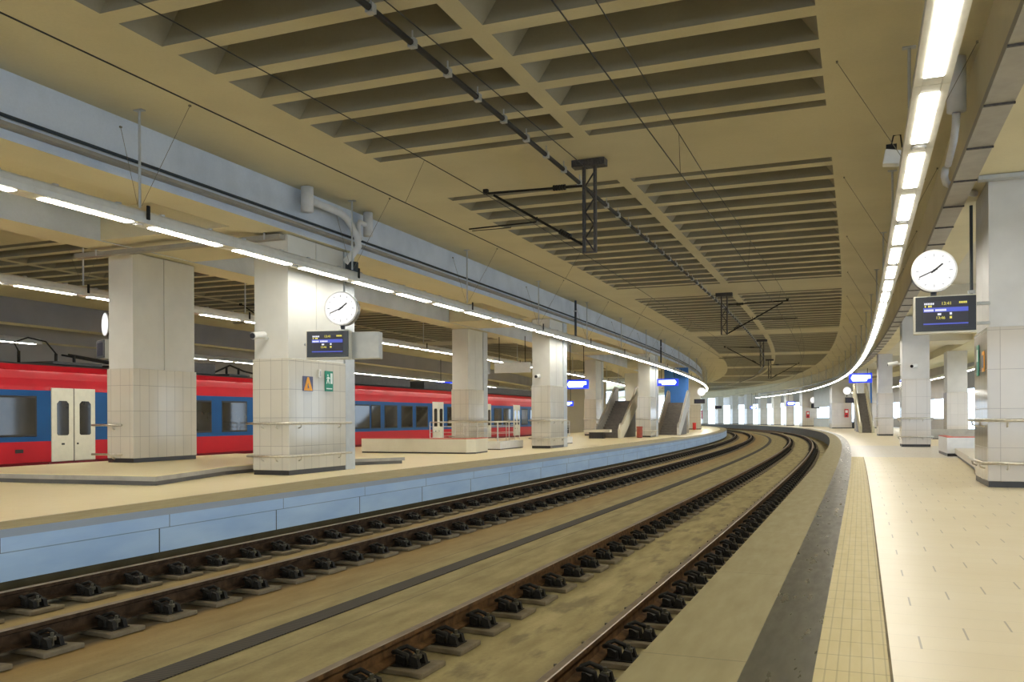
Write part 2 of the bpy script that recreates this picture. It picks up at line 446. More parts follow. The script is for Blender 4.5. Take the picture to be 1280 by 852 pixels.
# long beams with their faces
def beam(name, prof, mis, mats, s0=S0, s1=S1): return struct(MB().sweep(prof, steps(s0, s1, 1.5), mis=mis), name, mats)
beam('wall_left', [(LF, ZC), (LF, 5.42), (LF + .06, 5.42), (LF + .06, 5.36), (-4.3, 5.36), (-4.3, 6.15)], [0, 0, 0, 1, 1], [M_wall_l, M_soffit])
beam('wall_left_back', [(LB, 6.15), (LB, 5.4), (-9.2, 5.4), (-9.2, ZC)], [0, 1, 0], [M_wall_l, M_soffit])
beam('wall_right', [(RW, ZC), (RW, 5.36), (10.75, 5.36), (10.75, 5.9)], [0, 0, 0], [M_ceil])
beam('wall_right_back', [(RB - .1, 5.9), (RB - .1, 5.4), (15.7, 5.4), (15.7, ZC)], [0, 0, 0], [M_soffit])
beam('wall_left_second', [(-24.7, ZC), (-24.7, 5.35), (-25.6, 5.35), (-25.6, 6.1), (-30, 6.1), (-30, 5.2), (-31, 5.2)], [0, 1, 0, 1, 0, 1], [M_grey_wall, M_soffit], -20, 130)
flat('ceiling_right', 15.7, 22.0, ZC, M_ceil)
beam('wall_right_outer', [(22.0, ZC), (22.0, 4.0), (22.6, 4.0), (22.6, ZC + .6)], [0, 0, 0], [M_grey_wall])
beam('wall_left_outer', [(-31, 6.4), (-31, -1)], [0], [M_grey_wall], -20, 120)
beam('wall_right_upper', [(18.6, 5.9), (18.6, 2.9)], [0], [M_grey_wall], 88, 132)
beam('wall_right_lower', [(18.6, 1.05), (18.6, 0)], [0], [M_grey_wall], 88, 132)
struct(MB().sweep([(-31, 6.4), (-31, -.7)], [118, 120]), 'wall_hall_side', M_soffit)
mbw = MB(); n_ = len(mbw.v); mbw.v += [P(120, -31, -.74), P(120, -15.6, -.74), P(120, -15.6, 6.4), P(120, -31, 6.4), P(120.3, -31, -.74), P(120.3, -15.6, -.74), P(120.3, -15.6, 6.4), P(120.3, -31, 6.4)]
for q_ in ((0, 1, 2, 3), (4, 7, 6, 5), (1, 5, 6, 2), (0, 3, 7, 4), (3, 2, 6, 7), (0, 4, 5, 1)): mbw.face(q_)
struct(mbw, 'wall_hall_end', M_endwall)
beam('wall_right_infill', [(12.0, 5.9), (12.0, 2.55), (12.1, 2.55), (12.1, 5.9)], [0, 0, 0], [M_grey_wall2], 105.7, 126.5)
beam('wall_right_dado', [(12.0, 0), (12.0, 1.15), (12.1, 1.15), (12.1, 0)], [0, 0, 0], [M_grey_wall2], 105.7, 126.5)
# roof slab above everything (closes the deck)
flat('ceiling_deck', -34, 23, 7.1, M_ceil, S0 - 2, S1, 4)
# floors
def slab(name, o0, o1, s0, s1, mat, z=0.0): return flat(name, o0, o1, z, mat, s0, s1, 1.0)
slab('floor_edge_near', ER, 7.66, S0, S1, M_edge)
slab('floor_granite_strip', 7.66, 7.985, S0, S1, M_grey_strip)
slab('floor_tactile_strip', 7.985, 8.33, S0, 32.4, M_tactile)
slab('floor_right', 8.33, RE, S0, 32.4, M_floor)
slab('floor_right_band', 7.985, RE, 32.4, 44.0, M_floor_pale)
slab('floor_right_beyond', 7.985, RE, 44.0, S1, M_floor)
slab('floor_left', -1.55, LE, S0, S1, M_floor_l)
slab('floor_edge_far', EL, -1.55, S0, S1, M_edge)
# tan wedge with a dark joint on the far platform, dark joint beside the tactile strip
def line_o(t): return -1.5 - .088 * (min(t, 19.5) - 10.5)
mbt = MB(); ss_ = steps(10.5, 60, .9)
for a_, b_ in zip(ss_[:-1], ss_[1:]):
    n_ = len(mbt.v); mbt.v += [P(a_, -1.5, .0015), P(a_, line_o(a_), .0015), P(b_, line_o(b_), .0015), P(b_, -1.5, .0015)]
    mbt.face((n_, n_ + 1, n_ + 2, n_ + 3), [(a_, -1.5), (a_, line_o(a_)), (b_, line_o(b_)), (b_, -1.5)])
struct(mbt, 'floor_edge_wedge', M_edge)
mbt = MB(); ss_ = steps(4, 60, .9)
for a_, b_ in zip(ss_[:-1], ss_[1:]):
    n_ = len(mbt.v); mbt.v += [P(a_, line_o(a_), .003), P(a_, line_o(a_) - .03, .003), P(b_, line_o(b_) - .03, .003), P(b_, line_o(b_), .003)]
    mbt.face((n_, n_ + 1, n_ + 2, n_ + 3))
struct(mbt, 'trim_1', M_joint)
flat('trim_2', 8.325, 8.338, .0015, M_joint, S0, 32.4, 1.0)
flat('floor_trackbed', EL - .1, ER + .3, BEDZ, M_bed)
flat('floor_trackbed_second', -21, LE + .1, BEDZ, M_bed, S0, 130)
flat('floor_trackbed_third', RE - .1, 27, BEDZ, M_bed)
flat('floor_left_second', -31, -20.6, 0, M_floor_l, S0, 130)
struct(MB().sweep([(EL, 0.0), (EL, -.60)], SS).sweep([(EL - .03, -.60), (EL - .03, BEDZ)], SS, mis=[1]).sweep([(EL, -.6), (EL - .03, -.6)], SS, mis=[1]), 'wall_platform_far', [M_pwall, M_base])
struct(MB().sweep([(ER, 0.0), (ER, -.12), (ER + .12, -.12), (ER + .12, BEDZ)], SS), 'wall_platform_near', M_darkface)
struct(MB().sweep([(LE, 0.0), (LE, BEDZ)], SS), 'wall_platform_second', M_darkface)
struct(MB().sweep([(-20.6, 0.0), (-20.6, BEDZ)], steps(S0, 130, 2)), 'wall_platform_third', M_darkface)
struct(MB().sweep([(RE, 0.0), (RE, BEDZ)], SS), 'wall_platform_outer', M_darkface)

# ------------------------------------------------------------------ rails and fastenings
def rail(o, label, side):
    hw = .036
    prof = [(-.075, RAILZ - .172), (.075, RAILZ - .172), (.075, RAILZ - .160), (.012, RAILZ - .140), (.010, RAILZ - .052),
            (hw, RAILZ - .040), (hw, RAILZ - .006), (hw - .008, RAILZ), (-hw + .008, RAILZ), (-hw, RAILZ - .006), (-hw, RAILZ - .040),
            (-.010, RAILZ - .052), (-.012, RAILZ - .140), (-.075, RAILZ - .160)]
    mis = [0] * 14; mis[7] = 2; mis[6] = 1; mis[8] = 1
    mb = MB().sweep([(o + a, z) for a, z in prof], steps(-14, 190, 1.0), closed=True, mis=mis)
    return tag(mb.build('rail', [side, M_railtop, M_railbrown]), label, 'rail')
RAILS = [(0.0, 'rusty rail running along the foot of the blue platform wall'),
         (1.505, 'rusty rail of the far track, the one beside the orange-stained slab'),
         (4.704, 'bright-topped rail of the near track, on its drain side'),
         (6.209, 'brown rail of the near track close under the platform edge')]
for o, l in RAILS: rail(o, l, M_rust if o > 3 else M_rust_dark)
tr = tag(MB().sweep([(-14.35 - .80, RAILZ - .17), (-14.35 - .68, RAILZ - .17), (-14.35 - .68, RAILZ), (-14.35 - .80, RAILZ)], steps(5, 130, 2), closed=True).build('rail', [M_rust]), 'rail of the track under the red and blue train', 'rail')

def make_fastening():
    r = bpy.data.objects.new('rail_fastening', None); COL.objects.link(r)
    pd = MB().prism([(.24, -.18), (.40, -.21), (.40, .21), (.24, .18), (-.17, .15), (-.17, -.15)], 0, .044)
    pd.build('concrete_pad', M_pad, r, bevel=.01)
    MB().box(-.16, .31, -.105, .105, .0442, .0518).build('base_plate', M_dark, r)
    for sx in (1, -1):
        k = 1.0 if sx > 0 else .62
        def H(v): return .0525 + (v - .0525) * k
        sh = MB().prism([(sx * .095, H(.070)), (sx * (.165), .0525), (sx * (.165), H(.105)), (sx * .125, H(.128)), (sx * .095, H(.128))], -.07, .085, axis='y')
        sh.build('shoulder', M_dark, r)
        MB().tube([(sx * (.215 if sx > 0 else .15), -.095, H(.066)), (sx * (.20 if sx > 0 else .145), -.075, H(.135)), (sx * .115, -.085, H(.160)), (sx * .062, -.045, H(.140)), (sx * .058, 0, H(.128)), (sx * .062, .045, H(.140)),
                   (sx * .115, .085, H(.160)), (sx * (.20 if sx > 0 else .145), .075, H(.135)), (sx * (.215 if sx > 0 else .15), .095, H(.066))], .019, 6).build('clip', M_dark, r, smooth=True)
        if sx < 0:
            MB().tube([(-.125, 0, .128), (-.125, 0, .150)], .016, 6).build('bolt', M_bolt, r)
            continue
        bl = MB()
        for y in (-.062, .062): bl.prism([(sx * .205, .0525), (sx * .305, .0525), (sx * .285, H(.120)), (sx * .235, H(.135))], y - .022, y + .022, axis='y')
        bl.build('anchor_block', M_dark, r)
        b = MB().tube([(sx * .255, 0, .0525), (sx * .255, 0, H(.165))], .016, 6)
        b.tube([(sx * .255, 0, H(.100)), (sx * .255, 0, H(.130))], .034, 6)
        b.build('bolt', M_bolt, r)
    return r
proto = make_fastening()
n_used = 0
FA = [(0, 'black bolted fastening clamping the rail along the blue platform wall', 'fastenings of the rail along the blue wall'),
      (1, 'black bolted fastening clamping the rail beside the orange-stained slab', 'fastenings of the rail beside the orange-stained slab'),
      (2, 'black bolted fastening on the drain-side rail of the near track', 'fastenings of the near track on its drain side'),
      (3, 'black bolted fastening on the rail close under the near platform edge', 'fastenings of the rail under the near platform edge')]
rest = MB()
for k, lab, grp in FA:
    o = RAILS[k][0]
    start = (8.8, 8.0, 6.55, 5.35)[k]; off = (9.92 - start, 0, 0, 9.45 - start)[k]
    start = (9.22, 8.1, 6.6, 5.25)[k]
    for i in range(75):
        s = start + .70 * i
        f = proto if n_used == 0 else copy_tree(proto)
        n_used += 1
        put(f, s, o, BEDZ + .0005); tag(f, lab, 'rail fastening', grp)
    s += .70
    while s < 112:
        t = th_at(s)
        mt = Matrix.Translation(P(s, o, BEDZ)) @ Matrix.Rotation(-t, 4, 'Z')
        rest.box(-.27, .33, -.12, .12, .001, .035, 0, mt)
        for sx in (1, -1): rest.box(min(sx * .1, sx * .2), max(sx * .1, sx * .2), -.08, .08, .036, .14, 1, mt)
        s += .70
tag(rest.build('rail_fastenings', [M_pad, M_dark]), 'small dark rail fastenings far along the curving tracks', 'rail fastenings', kind='stuff')
tag(MB().sweep([(3.03, BEDZ + .012), (3.27, BEDZ + .012), (3.27, BEDZ + .002), (3.03, BEDZ + .002)], steps(2, 120, 1.0), closed=True).build('drain_channel', M_grate),
    'dark slotted drain channel running between the two tracks', 'drain')

# ------------------------------------------------------------------ columns
def end_rail(e, x0, x1, y0, z, r):
    h = MB().tube([(x0 - .42, y0 - .085, z), (x1 - .30, y0 - .085, z)], r, 8).build('handrail', M_steel, e, smooth=True)
    for px in (x0 + .25,): MB().tube([(px, y0 - .006, z - .11), (px, y0 - .075, z - .085), (px, y0 - .085, z - r * .8)], .02, 6).build('bracket', M_steel, h)
    return h
def ring_rail(e, x0, x1, y0, y1, z, r, ext, faces='fl', part='handrail'):
    """tube rail standing off the faces of a column; local frame x=o, y=s. front(-y) and both x sides"""
    g = .085
    h = MB().tube([(x0 - g, y1 + ext, z), (x0 - g, y0 - g, z), (x1 + g, y0 - g, z), (x1 + g, y1 + ext, z)], r, 8).build(part, M_steel, e, smooth=True)
    br = []
    for (px, py, dx, dy) in ((x0, y0 + .35, -1, 0), (x0, y1 - .35, -1, 0), (x1, y0 + .35, 1, 0), (x1, y1 - .35, 1, 0), (x0 + .3, y0, 0, -1), (x1 - .3, y0, 0, -1)):
        MB().tube([(px + dx * .006, py + dy * .006, z - .11), (px + dx * (g - .01), py + dy * (g - .01), z - .085), (px + dx * g, py + dy * g, z - r * .8)], .016, 6).build('bracket', M_steel, h)
    return h
def column(label, s0, ln, o_in, w, z0, ztop, tile, tmat, smat, rails=(1.15, .42), pil=0.0, group=None, detail=True, ends=False):
    """a column from s0 to s0+ln and o_in to o_in+w"""
    sc = s0 + ln / 2; oc = o_in + w / 2
    e = thing('column', sc, oc, z0, label, 'column', group, 'thing')
    x0, x1, y0, y1 = -w / 2, w / 2, -ln / 2, ln / 2
    t = .035
    b = MB()
    g = .012
    b.box(x0, x1, y0, y0 + ln * .48, tile, ztop - z0)
    b.box(x0 + .03, x1 - .03, y0 + ln * .48, y0 + ln * .49, tile, ztop - z0)
    b.box(x0, x1, y0 + ln * .49, y1, tile, ztop - z0)
    b.build('shaft', smat, e)
    MB().box(x0 - t, x1 + t, y0 - t, y1 + t, .105, tile).build('tile_cladding', tmat, e, bevel=.012 if detail else 0)
    MB().box(x0 - t + .015, x1 + t - .015, y0 - t + .015, y1 + t - .015, .001, .105).build('plinth', M_plinth, e)
    if pil:
        MB().box(x0 + .05, x1 + .03, y1 + .04, y1 + .04 + pil, .002, ztop - z0).build('pilaster', M_grey_col, e)
    if detail:
        for z in rails:
            if ends: end_rail(e, x0 - t, x1 + t, y0 - t, z, .028)
            else: ring_rail(e, x0 - t, x1 + t, y0 - t, y1 + t, z, .028, .12)
    return e
M_grey_col = plain('pale_grey_pilaster', (.55, .58, .60), .5, var=.04)
ZT = 5.34
column('white column with orange warning sign and green exit sign on its tiles', 19.55, 2.25, -4.48, .90, 0, ZT, 2.6, M_tile_l, M_shaft, pil=.42)
column('white column standing on the raised slab in front of the train doors', 20.0, 2.15, -9.25, .78, .19, ZT + .03, 2.33, M_tile_l, M_shaft, rails=(.93, .20), pil=0, ends=True)
column('white front-row column beside the stair railings', 37.6, 1.75, -4.35, .77, 0, ZT, 2.6, M_tile_l, M_shaft, pil=.5)
column('back-row column behind the stair railings and red-topped parapet', 40.25, 1.75, -9.2, .80, 0, ZT + .04, 2.6, M_tile_l, M_shaft, pil=.5)
column('front-row column between bin and escalator', 58.8, 2.0, -4.35, .77, 0, ZT, 2.6, M_tile_l, M_shaft, pil=.8)
column('back-row column behind the bench on the far platform', 64.2, 1.8, -9.2, .80, 0, ZT + .04, 2.6, M_tile_l, M_shaft, pil=.6)
column('front-row column just past the escalator', 78.5, 1.2, -4.95, 1.37, 0, ZT, 2.6, M_tile_l, M_shaft, detail=False)
column('distant far-platform column under the round lit clock', 97.0, 2.2, -4.9, 1.37, 0, ZT, 2.6, M_tile_l, M_shaft, detail=False)
column('tiled column cut by the photo edge, under the large round clock', 20.5, 1.75, 10.28, 1.12, 0, ZT, 2.78, M_tile_r, M_shaft_r, rails=(1.16, .42))
column('tiled near-platform column carrying two small cameras', 42.45, 1.3, 9.99, 1.02, 0, ZT, 2.78, M_tile_r, M_shaft_r, rails=(1.17, .42))
column('grey near-platform column beside the blue lit sign', 65.0, 1.4, 10.3, .85, 0, ZT, 2.78, M_tile_r, M_shaft_r, rails=(1.17,))
column('near-platform column behind the escalator with no fittings', 85.5, 2.0, 10.6, 1.0, 0, ZT, 2.78, M_tile_r, M_shaft_r, detail=False)
column('distant column carrying a red extinguisher cabinet, clock above', 103.5, 2.0, 10.3, 2.0, 0, ZT, 2.78, M_tile_r, M_shaft_r, detail=False)
column('distant column with red cabinet and small lit clock on the bend', 127.0, 2.0, 10.6, 1.9, 0, ZT, 2.78, M_tile_l, M_shaft_r, detail=False)
column('back-row near-platform column standing before the bright opening', 64.5, 1.4, 14.3, 1.15, 0, ZT + .04, 2.78, M_tile_r, M_shaft_r, rails=())
for s in (43.0, 86.0, 105.0, 127.0):
    column('grey back-row column along the far side of the near platform', s, 1.5, 14.6, 1.0, 0, ZT + .04, 2.78, M_tile_r, M_shaft_r, rails=(), group='back-row columns of the near platform', detail=False)
for s in (137.0, 145.0, 153.0, 161.0, 169.0, 177.0, 185.0):
    column('pale column in the far row on the bend, daylight between', s, 1.6, 10.5, 1.1, 0, ZT, 2.78, M_tile_l, M_shaft, group='far columns on the bend', detail=False)
for s in (84.0, 104.0):
    column('back-row column of the far platform beyond the escalators', s, 1.8, -9.75, 1.35, 0, ZT + .04, 2.6, M_tile_l, M_shaft, group='back-row columns beyond the escalators', detail=False)

# ------------------------------------------------------------------ raised slab around the columns, parapets
def poly_thing(name, pts, z0, z1, label, cat, mat, inset=0.0):
    return None
e = thing('raised_slab', 16.2, -4.1, 0, 'low raised floor slab around the column before the train', 'raised slab')
def so_local(e, pts):
    inv = (Matrix.Translation(e.location) @ Matrix.Rotation(e.rotation_euler.z, 4, 'Z')).inverted()
    return [tuple((inv @ Vector(P(s, o)))[:2]) for s, o in pts]
out = [(16.15, -4.12), (20.6, -5.12), (24.9, -5.12), (24.9, -3.95), (25.0, -9.9), (15.85, -9.9)]
top = so_local(e, [(16.15, -4.12), (19.3, -5.06), (22.6, -5.06), (24.95, -3.6), (25.6, -9.9), (15.8, -9.9)])
low = so_local(e, [(16.2, -4.18), (19.3, -5.10), (22.6, -5.10), (24.9, -3.66), (25.5, -9.85), (15.85, -9.85)])
MB().prism(low, .001, .085).build('recessed_base', M_darkface, e)
MB().prism(top, .085, .172).build('stone_rim', M_stone, e)
MB().prism(top, .1725, .19).build('floor_cap', M_floor_l, e)
def parapet(label, pts, h, s_ref, o_ref, mat, coping=True, basez=.05):
    e = thing('parapet', s_ref, o_ref, 0, label, 'parapet')
    q = so_local(e, pts)
    c = Vector((sum(p[0] for p in q) / len(q), sum(p[1] for p in q) / len(q)))
    def sc(k): return [tuple(c + (Vector(p) - c) * (1 + (k - 1) * .5)) for p in q]
    MB().prism(sc(.985), .001, basez).build('base', M_plinth, e)
    MB().prism(q, basez, h).build('wall', mat, e)
    if coping: MB().prism(sc(1.004), h, h + .025).build('coping', M_redline, e)
    return e
parapet('cream parapet with red coping in front of the train', [(31.5, -8.9), (31.4, -4.62), (31.7, -4.38), (33.2, -4.55), (33.2, -4.75), (31.95, -4.75), (31.8, -8.9)], .52, 31.5, -4.7, M_cream)
parapet('low white kerb under the stair railings', [(35.45, -8.2), (35.45, -4.95), (38.2, -4.99), (38.2, -5.25), (35.75, -5.22), (35.75, -8.2)], .33, 35.4, -5.0, M_whitewall, False, .04)
parapet('low white kerb past the front-row column, under railings', [(40.9, -4.99), (44.9, -4.8), (44.9, -5.05), (40.9, -5.25)], .33, 41, -5, M_whitewall, False, .04)
parapet('white parapet with red coping behind the near-platform column', [(33.4, 10.75), (34.0, 13.9), (34.35, 13.9), (33.8, 10.97), (36.2, 10.97), (36.2, 10.75)], .58, 33.5, 11, M_whitewall, True, .09)
e = thing('raised_slab', 29, 11, 0, 'low raised slab between the edge column and the white parapet', 'raised slab')
q = so_local(e, [(22.6, 10.45), (28.0, 10.70), (33.2, 10.95), (33.2, 13.9), (22.6, 13.9)])
MB().prism(q, .09, .26).build('floor_cap', M_floor_pale, e); 
q = so_local(e, [(22.65, 10.50), (28.0, 10.75), (33.15, 11.0), (33.15, 13.85), (22.65, 13.85)])
MB().prism(q, .001, .09).build('recessed_base', M_plinth, e)
parapet('grey low wall far behind the near-platform columns', [(56, 11.9), (56, 17.5), (56.3, 17.5), (56.3, 11.9)], .55, 56, 12, M_stone, False)

def railing(label, pts, zt=1.10, zb=.34, group=None, bars=3):
    """pts: (s,o) polyline"""
    e = thing('railing', pts[0][0], pts[0][1], 0, label, 'railing', group)
    inv = (Matrix.Translation(e.location) @ Matrix.Rotation(e.rotation_euler.z, 4, 'Z')).inverted()
    def L(s, o, z): return tuple(inv @ Vector(P(s, o, z)))
    fine = []
    for (a, b) in zip(pts[:-1], pts[1:]):
        n = max(2, int(math.dist(P(*a)[:2], P(*b)[:2]) / .6))
        for i in range(n): fine.append((a[0] + (b[0] - a[0]) * i / n, a[1] + (b[1] - a[1]) * i / n))
    fine.append(pts[-1])
    MB().tube([L(s, o, zt) for s, o in fine], .026, 8).build('handrail', M_steel, e, smooth=True)
    for k in range(bars):
        z = zb + .12 + (zt - zb - .3) * k / max(1, bars - 1)
        MB().tube([L(s, o, z) for s, o in fine], .012, 6).build('rail_bar', M_steel, e, smooth=True)
    for (a, b) in zip(pts[:-1], pts[1:]):
        n = max(1, int(round(math.dist(P(*a)[:2], P(*b)[:2]) / 1.3)))
        for i in range(n + 1):
            if i == n and b != pts[-1]: continue
            s, o = a[0] + (b[0] - a[0]) * i / n, a[1] + (b[1] - a[1]) * i / n
            MB().tube([L(s, o, zb + .001), L(s, o, zt - .02)], .018, 6).build('post', M_steel, e)
    return e
railing('steel railing on the white kerb before the front-row column', [(35.6, -8.1), (35.6, -5.1), (38.1, -5.12)])
railing('steel railing on the kerb past the front-row column', [(41.0, -5.12), (44.8, -4.93)])
railing('steel railing across the back of the stair opening', [(36.2, -7.8), (44.8, -7.8)], zb=0)

# ------------------------------------------------------------------ strip lights
def strip_proto():
    e = bpy.data.objects.new('strip_light', None); COL.objects.link(e)
    # local: x = o, y = s, z=0 lens bottom
    pr = [(-.165, .03), (-.165, .12), (-.12, .22), (-.04, .27), (.04, .27), (.12, .22), (.165, .12), (.165, .03), (.088, .03), (.088, .06), (-.088, .06), (-.088, .03)]
    MB().prism(pr, -1.075, 1.075, axis='y').build('housing', M_housing, e)
    MB().box(-.086, .086, -.84, .84, .022, .058).build('diffuser', M_lamp, e)
    for y in (-.60, .60): MB().box(-.03, .03, y - .04, y + .04, .271, .30).build('hanging_bracket', M_galv, e)
    for y in (-.96, .96): MB().box(-.086, .086, y - .115, y + .115, .032, .058).build('end_plate', M_housing, e)
    return e
sp = strip_proto()
def loudspeaker_part(e):
    MB().tube([(0, 1.02, .012), (0, 1.02, .0315)], .085, 20).build('loudspeaker', M_grey, e)
    MB().tube([(0, 1.02, .006), (0, 1.02, .0115)], .070, 20).build('speaker_grille', M_white, e)
sp2 = copy_tree(sp); loudspeaker_part(sp2)
first = {0: True, 1: True}
def light_row(o, z, s_first, s_last, label, grp, pitch=2.15, skip=(0, 0)):
    i = 0; s = s_first
    while s < s_last:
        if skip[0] < s < skip[1]: s += pitch; i += 1; continue
        loc = 2.156 / (1 + (K0 + K1 * s) * o)
        k = i % 2
        src = (sp, sp2)[k]
        f = src if first[k] else copy_tree(src)
        first[k] = False
        put(f, s, o, z); tag(f, label, 'strip light', grp)
        s += loc; i += 1
light_row(8.85, 4.40, 13.57 - 2.15 * 13, 150, 'lit strip light in the hanging row above the near platform edge', 'strip lights above the near platform edge')
light_row(-2.95, 4.46, 13.5 - 2.15 * 9, 140, 'lit strip light in the hanging row above the far platform edge', 'strip lights above the far platform edge')
light_row(-10.75, 4.47, 6.5, 117, 'lit strip light in the row above the red and blue train doors', 'strip lights beside the train')
light_row(-24.2, 4.45, 8, 116, 'lit strip light in the row behind the train', 'strip lights behind the train', skip=(31.5, 40))
light_row(16.7, 4.42, 10, 140, 'lit strip light in the row beyond the near platform columns', 'strip lights beyond the near platform columns')

def hanger_proto(zl, xa, za, xb, zb):
    e = bpy.data.objects.new('light_hanger', None); COL.objects.link(e)
    h = ZC - zl - .002
    MB().tube([(0, 0, .0), (0, 0, h - .016)], .022, 8).build('rod', M_galv, e)
    MB().box(-.09, .09, -.05, .05, h - .015, h).build('ceiling_plate', M_galv, e)
    MB().box(.17, .195, -.03, .03, -.21, .02).build('clamp', M_dark, e)
    for x, z in ((xa, za), (xb, zb)):
        w = MB().tube([(.04 if x > 0 else -.04, 0, .03), (x, .12, z - .02)], .0045, 5)
        w.box(x - .015, x + .015, .10, .14, z - .03, z - .002)
        w.build('stay_wire', M_stay, e)
    return e
for o, zl, s_a, s_b, st, lab, grp in ((8.85, 4.735, 16.6 - 6.55 * 3, 120, (-.95, 1.66, .86, 1.66), 'thin ceiling rod with stay wires holding the near platform lights', 'light hangers above the near platform'),
                      (-2.95, 4.765, 14.6 - 6.6, 125, (.95, 1.63, -.53, 1.47), 'thin ceiling rod with stay wires holding the far platform lights', 'light hangers above the far platform'),
                      (-10.75, 4.775, 14.0, 90, (.95, 1.62, -.95, 1.62), 'thin ceiling rod holding the lights beside the train', 'light hangers beside the train')):
    s = s_a; hp = hanger_proto(zl, *st); fst = True
    while s < s_b:
        h = hp if fst else copy_tree(hp)
        fst = False
        put(h, s, o, zl); tag(h, lab, 'light hanger', grp); s += 6.6

# ------------------------------------------------------------------ cables, trays and pipes along the beams
def long_thing(name, prof, mat, label, cat, s0=-10, s1=160, closed=True, d=1.0, **k):
    return tag(MB().sweep(prof, steps(s0, s1, d), closed=closed, **k).build(name, mat), label, cat)
e = thing('cable_tray', 0, 0, 0, 'cable tray along the pale blue beam over the far platform edge', 'cable tray')
e.location = (0, 0, 0); e.rotation_euler = (0, 0, 0)
MB().sweep([(LF + .02, 5.52), (LF + .19, 5.52), (LF + .19, 5.58), (LF + .178, 5.58), (LF + .178, 5.535), (LF + .02, 5.535)], steps(-10, 150, 1), closed=True).build('tray', M_tray, e)
MB().sweep([(LF + .08 + .028 * math.cos(a), 5.70 + .028 * math.sin(a)) for a in [2 * PI * k / 6 for k in range(6)]], steps(-10, 150, 1), closed=True).build('cable', M_traycable, e)
for i, s in enumerate(range(6, 96, 3)):
    MB().box(0, .05, -.02, .02, .006, .10).build('bracket', M_tray, e, loc=P(s, LF + .004, 5.53), rz=-th_at(s))
e = thing('cable_tray', 0, 0, 0, 'broad metal cable tray along the beam beside the near platform lights', 'cable tray')
e.location = (0, 0, 0); e.rotation_euler = (0, 0, 0)
MB().sweep([(9.64, 5.10), (9.98, 5.10), (9.98, 5.21), (9.965, 5.21), (9.965, 5.115), (9.655, 5.115), (9.655, 5.21), (9.64, 5.21)], steps(2, 150, 1), closed=True).build('tray', M_tray, e)
for i in range(60):
    s = 8 + 1.9 * i
    MB().box(-.175, .175, -.018, .018, 5.075, 5.099).build('cross_bar', M_mast, e, loc=P(s, 9.81, 0), rz=-th_at(s))
    if i % 2 == 0: MB().box(-.02, .02, -.02, .02, 5.21, 5.358).build('drop_bracket', M_tray, e, loc=P(s, 9.90, 0), rz=-th_at(s))
# cross trays at the column heads
e = thing('cable_tray', 19.38, -6.5, 5.20, 'metal tray crossing from the sign column to the train-side column head', 'cable tray')
MB().box(-3.1, 2.9, -.10, .10, 0, .10).build('tray', M_tray, e)
for x in (-2.4, 2.5): MB().box(x - .02, x + .02, -.11, -.1005, 0, .155).build('hanger', M_galv, e)
MB().box(-3.1, 2.9, -.05, .05, .1005, .11).build('cable', M_traycable, e)
e = thing('cable_tray', 20.30, 12.2, 5.28, 'perforated metal tray across the head of the clock column', 'cable tray')
MB().box(-2.1, 2.0, -.10, .10, 0, .07).build('tray', M_galv, e)
# ducts at the sign column
e = thing('drain_pipe', 20.6, -3.2, 0, 'white pipework with two stub pipes at the sign column head', 'pipe')
MB().tube([(0, -.85, 5.84), (0, -.85, 6.39)], .14, 16).build('stub_pipe', M_duct, e, smooth=True)
MB().tube([(0, 1.75, 5.80), (0, 1.75, 6.38)], .12, 16).build('stub_pipe', M_duct, e, smooth=True)
MB().tube([(0.0, -.70, 6.12), (0, .5, 6.10), (0, .75, 6.04), (.02, .95, 5.88), (.08, 1.1, 5.65), (.12, 1.1, 5.42), (0.0, 1.0, 5.2), (-.16, .95, 5.02)], .085, 14).build('bent_pipe', M_duct, e, smooth=True)
MB().tube([(0, 1.62, 6.06), (0, 1.35, 6.06), (.03, 1.24, 5.98), (.06, 1.2, 5.8), (.10, 1.19, 5.58)], .06, 12).build('branch_pipe', M_duct, e, smooth=True)
MB().tube([(-.1, 1.12, 4.55), (-.08, 1.12, 5.05)], .16, 10).build('cable_coil', M_traycable, e, smooth=True)
e = thing('drain_pipe', 17.4, 9.50, 0, 'beige pipe with elbow beside the near platform lights', 'pipe')
MB().tube([(0, 0, 5.62), (0, 0, 6.39)], .13, 14).build('stub_pipe', M_duct, e, smooth=True)
MB().tube([(0, .02, 5.61), (0, .1, 5.45), (.03, .8, 5.40), (.05, 1.9, 5.36)], .055, 10).build('long_pipe', M_duct, e, smooth=True)
MB().tube([(.05, 2.4, 5.42), (.05, 2.6, 5.34), (.10, 2.9, 5.30), (.40, 3.6, 5.295), (.66, 3.9, 5.295)], .06, 12).build('elbow_pipe', M_duct, e, smooth=True)
for s, o, lab in ((40.2, -3.24, 'dark vertical pipe down the pale blue beam above the stair railings'), (61.0, -3.24, 'dark vertical pipe down the pale blue beam before the escalator')):
    e = thing('down_pipe', s, o, 0, lab, 'pipe')
    MB().tube([(0, 0, 4.78), (0, 0, 6.39)], .05, 8).build('pipe', M_traycable, e)
    MB().box(-.06, .06, -.08, .08, 5.9, 5.95).build('pipe_clip', M_galv, e)
e = thing('down_pipe', 22.3, 10.205, 0, 'slim dark pipe down the inner face of the clock column', 'pipe')
MB().tube([(0, 0, 2.85), (0, 0, 5.3)], .03, 8).build('pipe', M_traycable, e)
MB().box(-.06, .06, -.06, .06, 3.6, 3.66).build('pipe_clip', M_galv, e)

